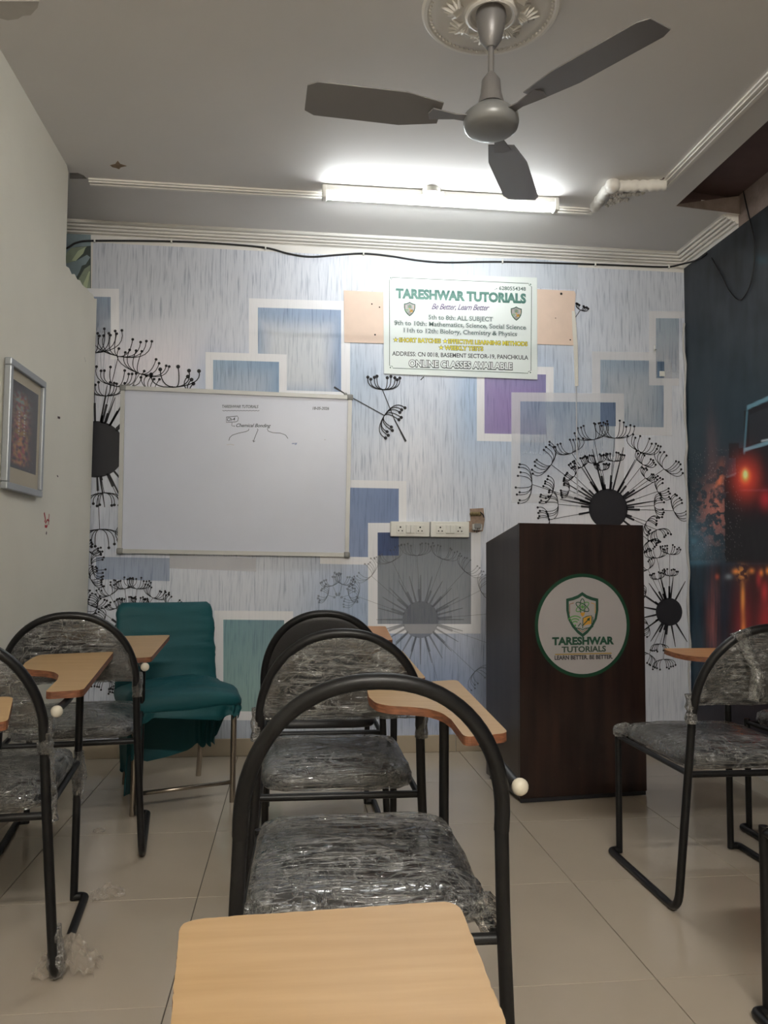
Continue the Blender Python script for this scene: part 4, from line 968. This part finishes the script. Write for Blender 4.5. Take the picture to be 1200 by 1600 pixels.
def grid_pad(w, d, h, n=34, seed=0, amp=.004, out=.004, sag=.0):
    """wrapped film shell round a seat pad: closed crumpled box-like surface"""
    V, Fc = [], []; prof = [i/10 for i in range(11)]
    nu = 96; rows_ = []
    P = [(.02, 1), (.2, 1), (.4, 1), (.55, 1), (.68, .99), (.78, .965), (.86, .92), (.92, .86), (.965, .76), (.99, .62), (1.0, .45), (1.005, .28), (1.0, .12), (.98, -.02), (.93, -.10), (.85, -.12)]
    for (s, t) in P:
        for k in range(nu):
            a = 2*PI*k/nu; ca, sa = cos(a), sin(a)
            x = math.copysign(abs(ca)**.28, ca)*(w/2+out)*s; y = math.copysign(abs(sa)**.28, sa)*(d/2+out)*s; zq = t*h+out*(1 if t > .5 else 0)+.012*(1-min(1, s*s))*(1 if t > .5 else 0)
            nn = noise.noise(Vector((x*9+seed, y*60, zq*40+seed)))+.6*noise.noise(Vector((x*30+seed, y*90, zq*70)))
            r = 1+nn*amp*(2.2 if s > .9 else .7)/max(.1, s)/.25
            V.append((x*(1+nn*amp*4*(s > .9)), y*(1+nn*amp*4*(s > .9)), zq+nn*amp*(.8 if t > .5 else 1.4)))
    n = len(P)
    for i in range(n-1):
        for k in range(nu): Fc.append((i*nu+k, i*nu+(k+1) % nu, (i+1)*nu+(k+1) % nu, (i+1)*nu+k))
    Fc.append(tuple(range(nu)))
    return V, Fc
HZ0, HZ1, HW = .60, .855, .213
def hoop_pt(t):   # t 0..pi from right to left
    c, s = cos(t), sin(t); x = HW*math.copysign(abs(c)**.92, c); zq = HZ0+(HZ1-HZ0)*abs(s)**.9; return Vector((x, -.045-.075*(zq-HZ0)/(HZ1-HZ0), zq))
def backpad(out=0, seed=None, zb=.632):
    """half-moon pad inside the hoop; optional crumple"""
    V, Fc = [], []; nt_, nr = 30, 9
    A1 = math.asin(((zb-HZ0)/(HZ1-HZ0))**(1/.9))
    edge = []
    for i in range(nt_+1):
        p = hoop_pt(A1+(PI-2*A1)*i/nt_); edge.append(Vector((p.x*(1+out*2), p.y, p.z+out)))
    mid = []
    for i in range(nt_+1):
        u = i/nt_; mid.append(Vector((edge[0].x+(edge[-1].x-edge[0].x)*u, edge[0].y+.012*sin(PI*u), zb-out-.004*sin(PI*u))))
    def layer(th, cr):
        for j in range(nr+1):
            s = j/nr
            for i in range(nt_+1):
                p = mid[i].lerp(edge[i], s); bulge = th*math.sqrt(max(0, 1-(2*s-1)**2*.98))*math.sqrt(max(.02, 1-(2*i/nt_-1)**2*.97)); bow = .02*(1-(2*i/nt_-1)**2)*0
                nn = 0
                if cr is not None: nn = .004*noise.noise(Vector((p.x*14+cr, p.z*45, cr)))+.003*noise.noise(Vector((p.x*60+cr, p.z*25, cr)))
                V.append((p.x, p.y-.0+math.copysign(bulge, th)+(nn if th > 0 else -nn)*1.4, p.z+nn))
    layer(.016+out, seed); 
    n1 = len(V)
    # second side
    for j in range(nr+1):
        s = j/nr
        for i in range(nt_+1):
            p = mid[i].lerp(edge[i], s); th = .016+out; b_ = th*math.sqrt(max(0, 1-(2*s-1)**2*.98))*math.sqrt(max(.02, 1-(2*i/nt_-1)**2*.97))
            nn = 0
            if seed is not None: nn = .004*noise.noise(Vector((p.x*14+seed+9, p.z*45, seed)))+.003*noise.noise(Vector((p.x*60+seed, p.z*25, seed)))
            V.append((p.x, p.y-b_-abs(nn)*1.4, p.z+nn))
    row = nt_+1
    for j in range(nr):
        for i in range(nt_):
            a = j*row+i; Fc.append((a, a+1, a+row+1, a+row)); b_ = n1+a; Fc.append((b_, b_+row, b_+row+1, b_+1))
    for i in range(nt_): Fc.append((i, n1+i, n1+i+1, i+1)); t = nr*row; Fc.append((t+i, t+i+1, n1+t+i+1, n1+t+i))
    for j in range(nr): a = j*row; Fc.append((a, a+row, n1+a+row, n1+a)); a = j*row+nt_; Fc.append((a, n1+a, n1+a+row, a+row))
    return V, Fc
TAB = [(1, .0), (1, .5), (1, 1), (.5, 1), (.0, 1), (-.04, .9), (-.05, .76), (-.01, .64), (.10, .57), (.30, .52), (.45, .47), (.56, .38), (.60, .26), (.60, .12), (.60, 0)]
def round_poly(P, r, seg=4):
    n = len(P); out = []
    for i in range(n):
        a, b, c = Vector(P[i-1]), Vector(P[i]), Vector(P[(i+1) % n]); u, v = a-b, c-b; rr = min(r, u.length*.4, v.length*.4)
        if u.normalized().dot(v.normalized()) < -.97: out.append(tuple(b)); continue
        A, B = b+u.normalized()*rr, b+v.normalized()*rr
        for k in range(seg+1): s = k/seg; out.append(tuple(A*(1-s)**2+b*2*s*(1-s)+B*s*s))
    return out
def chair(x, y, rot, label, NR, FR, FL, wrap=True, back=True, lam=None, seed=1, znr=.71, zfr=.735, chip=False, shape=None, group='black tube chairs with writing tablets'):
    rz = math.radians(rot); e = empty('tablet_chair', (x, y, 0), rz, label, 'chair', group)
    iv = Matrix.Rotation(-rz, 3, 'Z')
    def L(p): return iv @ (Vector(p)-Vector((x, y, 0)))
    r = .0122; fw_, rw = .212, .245; yf = .50
    # frame
    for s in (1, -1):
        leg = [(s*HW, -.045, HZ0), (s*(HW+.006), -.03, .45), (s*rw, 0, .05), (s*rw, .012, r), (s*rw, yf-.03, r), (s*rw, yf, r), (s*fw_, yf, r+.002), (s*fw_, yf, .10)]
        path = fillet([leg[0], leg[1], (s*rw, 0, r), (s*rw, yf, r), (s*fw_, yf, r+.001)], [.1, .06, .02, .02], 8)
        obj('sled_leg', tube(path, r, 10), M_BLACKPAINT, e, smooth=True, angle=60)
        ztop_ = .43 if s < 0 else znr+(zfr-znr)*.7-.012
        obj('front_post', tube([(s*fw_, yf, .004), (s*fw_, yf, ztop_)], r*.95, 10), M_BLACKPAINT, e, smooth=True, angle=60)
    obj('back_hoop', tube([hoop_pt(PI*i/36) for i in range(37)], r*1.08, 10), M_BLACKPAINT, e, smooth=True, angle=60)
    zs = .415
    obj('seat_rail', join(tube([(-.222, -.02, zs), (.222, -.02, zs)], .010, 8), tube([(-.212, -.02, zs), (-.212, yf, zs)], .009, 8), tube([(.212, -.02, zs), (.212, yf, zs)], .009, 8), tube([(-.212, yf-.02, zs), (.212, yf-.02, zs)], .009, 8)), M_BLACKPAINT, e, smooth=True, angle=60)
    V, Fc = pad(.405, .47, .045, .3); dy = .245
    seat = obj('seat', ([(p[0], p[1]+dy, p[2]+.424) for p in V], Fc), M_VINYL, e, smooth=True, angle=50)
    if wrap:
        V, Fc = grid_pad(.405, .47, .047, seed=seed*3.7); obj('seat_wrap', ([(p[0]*1.02, p[1]*1.02+dy, p[2]+.424) for p in V], Fc), M_WRAP, seat, smooth=True)
    if back:
        bp_ = obj('backrest', backpad(0), M_VINYL, e, smooth=True)
        if wrap:
            obj('backrest_wrap', backpad(.006, seed), M_WRAP, bp_, smooth=True)
            # twisted film round the hoop ends
            for s in (1, -1):
                P = [Vector((s*(HW+.004), -.045, zq)) for zq in [.57+.012*i for i in range(8)]]
                V, Fc = tube(P, .02, 12, rs=[.0135+.005*random.random() for _ in P]); V = [(p[0]+.004*noise.noise(Vector(p)*70), p[1]+.004*noise.noise(Vector(p)*80), p[2]) for p in V]
                obj('film_twist', (V, Fc), M_WRAP, bp_, smooth=True)
    # writing tablet
    nr_, fr_, fl_ = L(NR), L(FR), L(FL); ex = fl_-fr_; ey = fr_-nr_
    def TB(u, v): p = nr_+ey*v+ex*(1-u); return Vector((p.x, p.y, znr+(zfr-znr)*v))
    poly = [TB(u, v) for u, v in (shape or TAB)]; poly = round_poly(poly, .022, 5)
    if chip:
        Q = []
        for i in range(len(poly)):
            a, b = Vector(poly[i]), Vector(poly[(i+1) % len(poly)]); m_ = max(1, int((b-a).length/.006))
            for k in range(m_):
                p = a.lerp(b, k/m_); j = .0014*noise.noise(p*160)+.0012*min(0, noise.noise(p*70)+.1)
                cpt = TB(.5, .6); d_ = (p-cpt).normalized(); Q.append(tuple(p+d_*j))
        poly = Q
    n = len(poly); th = .018
    V = [tuple(p) for p in poly]+[(p[0], p[1], p[2]-th) for p in poly]
    Fc = [tuple(range(n)), tuple(range(n, 2*n))[::-1]]+[(i, (i+1) % n, n+(i+1) % n, n+i) for i in range(n)]
    tab = obj('writing_tablet', (V, Fc), None, e, mats=[lam or M_LAM, M_PLY], midx=[0, 1]+[1]*n)
    # support arm with round end knob
    kx, ky, kz = HW+.026, -.045, .672
    m1 = TB(.82, .06); m2 = TB(.75, .65)
    obj('support_arm', tube(fillet([(kx, ky, kz), (kx, ky+.03, kz), (m1.x, m1.y, m1.z-th-.012), (m2.x, m2.y, m2.z-th-.010)], .03), .0095, 9), M_BLACKPAINT, e, smooth=True, angle=60)
    obj('end_knob', ball((kx+.002, ky-.012, kz), .0145, 14, 9, (1, .75, 1)), M_KNOB, e, smooth=True)
    return e
def std(x, y, rot):
    R_ = Matrix.Rotation(math.radians(rot), 3, 'Z'); b = Vector((x, y, 0)); return [b+R_ @ Vector(p) for p in ((.27, .14, 0), (.285, .68, 0), (.03, .68, 0))]
# centre column
fr_a = onz(716, 1407, .72); nr_a = fr_a+(onz(785, 1600, .716)-onz(724, 1440, .72)).normalized()*.58; nr_a.z = 0
_fl = onz(282, 1437, .72); _q = onz(266, 1600, .717); _ex = _fl-fr_a; _ey = fr_a-nr_a; _r = _q-nr_a
_det = _ey.x*_ex.y-_ey.y*_ex.x; _v = (_r.x*_ex.y-_r.y*_ex.x)/_det; _w = (_ey.x*_r.y-_ey.y*_r.x)/_det; _sl = (1-_w)/(1-_v)
TAB_A = [(1, 0), (1, .5), (1, 1), (.5, 1), (0, 1), (_sl*.2-.0, .8), (_sl*.45, .55), (_sl*.45+.06, .48), (.3, .42), (.5, .36), (.6, .26), (.6, .12), (.6, 0)]
chair(-.14, .07, 0, 'nearest chair with worn chipped tablet at the bottom of the photo', nr_a, fr_a, onz(282, 1437, .72), seed=2, znr=.705, zfr=.72, chip=True, shape=TAB_A)
chair(.135, 1.345, -1, 'near centre chair with bare hoop back and film-wrapped seat', onz(795, 1145, .708), onz(714, 1062, .735), onz(577, 1071, .735), back=False, seed=3, znr=.708)
xc, yc = .130, 2.16
chair(xc, yc, 0, 'centre chair with film-wrapped half-moon back behind the bare hoop chair', onz(666, 1060, .715), onz(628, 1016, .735), onz(628, 1016, .735)+Vector((-.27, 0, 0)), seed=4, znr=.715)
pd = onz(520, 976, .86)
chair(pd.x, 2.93, 0, 'farthest centre chair with plain black back and unwrapped black seat', *std(pd.x, 2.93, -2), wrap=False, seed=5, znr=.735, zfr=.745, lam=M_LAM2)
# left column
chair(-.811, 2.041, 6, 'left chair with film knotted round its front post and crumpled film at its foot', onz(130, 1078, .708), onz(178, 1018, .735), onz(62, 1023, .735), seed=6, znr=.708)
chair(-.750, 2.833, 8, 'far left chair with wrapped back standing just before the teal covered chair', onz(236, 1027, .69), onz(266, 992, .72), onz(181, 994, .72), seed=7, znr=.69, zfr=.72)
chair(-.935, 1.20, 8, 'chair at the left edge with only its tablet corner showing', onz(12, 1128, .715), onz(21, 1088, .735), onz(21, 1088, .735)+Vector((-.27, -.04, 0)), seed=8, znr=.715)
# right column
fl_h = onz(1036, 1015, .71)
chair(1.39, 2.28, 0, 'right chair with wrapped back and torn film, right of the lectern', fl_h+Vector((.27, -.50, 0)), fl_h+Vector((.27, 0, 0)), fl_h, seed=9, znr=.70, zfr=.715, lam=M_LAM2)
chair(1.312, 1.265, 0, 'near right chair with only one front post at the right edge', *std(1.312, 1.265, 0), seed=10)
chair(2.005, 2.475, 0, 'far right chair mostly outside the frame by the dark mural', *std(1.97, 2.475, 0), seed=11)

# loose film scraps (crumpled sheets)
def scrap(loc_, w_, d_, h_, seed, label, rot=0):
    V, Fc = [], []; n = 22
    for j in range(n+1):
        for i in range(n+1):
            u, v = i/n*2-1, j/n*2-1; q = max(abs(u), abs(v)); s = 1-.25*noise.noise(Vector((u*2+seed, v*2, 1)))
            zq = h_*(1-min(1, math.hypot(u, v)))*.9+h_*.5*abs(noise.noise(Vector((u*3+seed, v*3, 5))))+h_*.25*abs(noise.noise(Vector((u*8, v*8+seed, 2))))
            V.append((u*w_*s, v*d_*s, zq+.002))
    Fc = [(j*(n+1)+i, j*(n+1)+i+1, (j+1)*(n+1)+i+1, (j+1)*(n+1)+i) for j in range(n) for i in range(n)]
    o = obj('plastic_film', (V, Fc), M_FILM, None, smooth=False); o.location = loc_; o.rotation_euler = (0, 0, rot); setp(o, label, 'plastic film'); return o
M_FILM = bpy.data.materials.new('loose_film'); M_FILM.use_nodes = True; fb = M_FILM.node_tree.nodes['Principled BSDF']
fb.inputs['Base Color'].default_value = (.55, .48, .40, 1); fb.inputs['Roughness'].default_value = .2; fb.inputs['Alpha'].default_value = .4; fb.inputs['Specular IOR Level'].default_value = .9
p = onz(92, 1520, 0); scrap((p.x+.02, p.y+.01, 0), .075, .05, .09, 2, 'crumpled clear film bunched round the foot of the left chair')
p = onz(168, 1400, 0); scrap((p.x, p.y, 0), .05, .035, .035, 5, 'torn scrap of clear film on the floor beside the left chair', .4)
p = onz(155, 1300, 0); scrap((p.x, p.y, 0), .022, .015, .015, 8, 'tiny curl of clear film on the floor near the teal chair')
# knots of film on chairs: parts of those chairs
def chair_by(lbl): return [o for o in bpy.data.objects if o.get('label', '').startswith(lbl)][0]
def knot(e, pts, rs_, seed, name='film_knot'):
    Q = []
    P = [Vector(p) for p in pts]
    for a, b in zip(P[:-1], P[1:]):
        for k in range(6): Q.append(a.lerp(b, k/6))
    Q.append(P[-1]); R_ = []
    for i in range(len(Q)):
        t = i/(len(Q)-1)*(len(rs_)-1); k = min(int(t), len(rs_)-2); R_.append(rs_[k]+(rs_[k+1]-rs_[k])*(t-k))
    V, Fc = tube(Q, .01, 14, rs=R_)
    V = [(p[0]+.007*noise.noise(Vector(p)*45+Vector((seed, 0, 0))), p[1]+.007*noise.noise(Vector(p)*50), p[2]+.006*noise.noise(Vector(p)*40)) for p in V]
    obj(name, (V, Fc), M_WRAP, e, smooth=False)
eE = chair_by('left chair with film'); knot(eE, [(.16, .46, .44), (.20, .49, .40), (.214, .5, .37)], [.012, .03, .02], 1); knot(eE, [(.214, .50, .45), (.214, .50, .38), (.216, .505, .30)], [.014, .024, .013], 2)
knot(eE, [(.212, -.04, .60), (.225, -.02, .5), (.23, -.015, .40)], [.018, .015, .015], 3, 'film_sleeve'); knot(eE, [(.245, 0, .14), (.246, .005, .06), (.246, .03, .02)], [.014, .02, .018], 4, 'film_sleeve')
eH = chair_by('right chair with wrapped'); knot(eH, [(-.10, -.115, .845), (-.075, -.13, .76), (-.06, -.135, .72), (-.075, -.13, .65)], [.028, .010, .016, .014], 5); knot(eH, [(-.2, .44, .455), (-.215, .47, .44), (-.21, .48, .41)], [.02, .03, .006], 6)
eB = chair_by('near centre chair'); knot(eB, [(.19, .03, .46), (.212, .02, .43), (.205, .03, .39)], [.025, .026, .008], 7); knot(eB, [(-.19, .03, .45), (-.21, .05, .42), (-.20, .10, .40)], [.02, .022, .01], 8)

# ================================================================== TEAL CHAIR
f1, f0 = onz(363, 1253, 0), onz(207, 1275, 0); r1, r0 = onz(310, 1212, 0), onz(195, 1225, 0)
mid_f = (f1+f0)/2; mid_r = (r1+r0)/2; dirv = (mid_f-mid_r).normalized(); rzc = math.atan2(dirv.y, dirv.x)+PI/2   # local -y is the front
tc_ = empty('covered_chair', tuple((mid_f+mid_r)/2), rzc, 'steel chair under a wrinkled teal cloth cover, left of the whiteboard wall', 'chair')
TH_W, TH_D = .215, .235
inv = Matrix.Rotation(-rzc, 3, 'Z')
def tl(p): return inv @ (Vector(p)-tc_.location)
LF0, LF1, LR0, LR1 = tl(f0), tl(f1), tl(r0), tl(r1)
print('teal local', LF0, LF1, LR0, LR1)
SZ = .45
def leg2(a, b, w_=.013): return tube([a, b], w_, 8)
for p in (LF0, LF1):
    s_ = 1 if p.x > 0 else -1; obj('front_leg', leg2((p.x, p.y, .0), (p.x, p.y, SZ-.03)), M_STEEL, tc_, smooth=True, angle=60)
for p in (LR0, LR1): obj('rear_leg', leg2((p.x, p.y, 0), (p.x*.98, p.y-.10, SZ-.02)), M_STEEL, tc_, smooth=True, angle=60)
obj('front_rung', leg2((LF0.x, LF0.y, .085), (LF1.x, LF1.y, .085), .009), M_STEEL, tc_, smooth=True)
obj('seat_frame', join(leg2((LF0.x, LF0.y, SZ-.04), (LF1.x, LF1.y, SZ-.04), .011), leg2((LR0.x, LR0.y-.1, SZ-.04), (LR1.x, LR1.y-.1, SZ-.04), .011), leg2((LF0.x, LF0.y, SZ-.04), (LR0.x, LR0.y-.1, SZ-.04), .011), leg2((LF1.x, LF1.y, SZ-.04), (LR1.x, LR1.y-.1, SZ-.04), .011)), M_STEEL, tc_, smooth=True)
# covered backrest
def cloth_noise(p, s=1): 
    a = Vector((p[0]*3, p[1]*3, p[2]*26+4*p[0])); return s*(.015*noise.noise(a)+.007*abs(noise.noise(Vector((p[0]*6+3, p[1]*9, p[2]*50+p[0]*12)))))
nu, nv = 40, 36; V, Fc = [], []
bw0, bw1 = .235, .225; zb0, zb1 = .42, .835; by0 = max(LR0.y, LR1.y)-.06
for j in range(nv+1):
    t = j/nv; zq = zb0+(zb1-zb0)*t
    for i in range(nu):
        a = 2*PI*i/nu; ca, sa = cos(a), sin(a); w_ = bw0+(bw1-bw0)*t
        cr = 1.0
        if t > .88: cr = math.sqrt(max(0, 1-((t-.88)/.12)**2))*.12+.88
        x = math.copysign(abs(ca)**.35, ca)*w_*cr; th = .03*(1 if t < .93 else math.sqrt(max(.02, 1-((t-.93)/.07)**2)))
        y = math.copysign(abs(sa)**.5, sa)*th+by0+.09*t
        nn = cloth_noise((x, y, zq)); V.append((x+nn*.4*(1 if ca > 0 else -1), y+math.copysign(nn, sa), zq+nn*.2))
for j in range(nv):
    for i in range(nu): Fc.append((j*nu+i, j*nu+(i+1) % nu, (j+1)*nu+(i+1) % nu, (j+1)*nu+i))
Fc += [tuple(range(nu)), tuple(range(nv*nu, (nv+1)*nu))[::-1]]
obj('back_cover', (V, Fc), M_CLOTH, tc_, smooth=True)
# covered seat: cushion and a loose skirt, longer on the left side and at the back
fx0, fx1 = LF0.x-.03, LF1.x+.03
if fx0 > fx1: fx0, fx1 = fx1, fx0
fy = min(LF0.y, LF1.y)-.02; ry = by0
cxs = (fx0+fx1)/2
V, Fc = pad(fx1-fx0+.02, ry-fy+.02, .085, .26, nu=72)
V = [(p[0]+cxs, p[1]+(fy+ry)/2, p[2]+SZ-.045+1.4*cloth_noise((p[0]*1.5, p[1], p[1]*.35+p[2]*.5))) for p in V]
obj('seat_cover', (V, Fc), M_CLOTH, tc_, smooth=True)
# skirt as a strip hanging round the rim
per = []
NP = 120
for k in range(NP):
    a = 2*PI*k/NP; ca, sa = cos(a), sin(a); per.append((cxs+math.copysign(abs(ca)**.26, ca)*(fx1-fx0)/2, (fy+ry)/2+math.copysign(abs(sa)**.26, sa)*(ry-fy)/2, a))
V, Fc = [], []; nd = 14
def hem(x, y):
    u = (x-fx0)/(fx1-fx0); v = (y-fy)/(ry-fy)      # u: 0 at one side; v: 0 front, 1 back
    return u, v
side = 1 if LF0.x > LF1.x else -1                  # which local side is the photograph's left
for k, (x, y, a) in enumerate(per):
    u, v = hem(x, y)
    if side > 0: u = 1-u                            # u=0 left in the photograph, 1 right
    front = max(0, 1-v*3)
    zh = .42-.0*u
    if v > .08: zh = .10+.10*max(0, u-.4)/.6 if v > .8 else (.09+.12*v*0 if u < .3 else .13+.05*(1-v))
    if v <= .08: zh = .385-.02*u + (.0 if u > .12 else -.15)
    if u > .8 and v > .08: zh = .385-.22*ss(.2, 1, v)
    elif v > .8: zh = .10+.08*u
    zh += .012*sin(k*.8)
    z0_ = SZ+.0
    for j in range(nd+1):
        t = j/nd; zq = z0_+(zh-z0_)*t; f_ = .010*sin(k*.9+2*t)*t+.006*noise.noise(Vector((k*.3, t*3, 1)))
        cx_, cy_ = x-cxs, y-(fy+ry)/2; l_ = math.hypot(cx_, cy_); g_ = -(.035*t) if v > .1 else .004
        V.append((x+cx_/l_*(f_+g_), y+cy_/l_*(f_+g_), zq))
for k in range(NP):
    for j in range(nd): Fc.append((k*(nd+1)+j, ((k+1) % NP)*(nd+1)+j, ((k+1) % NP)*(nd+1)+j+1, k*(nd+1)+j+1))
obj('skirt', (V, Fc), M_CLOTH, tc_, smooth=True)
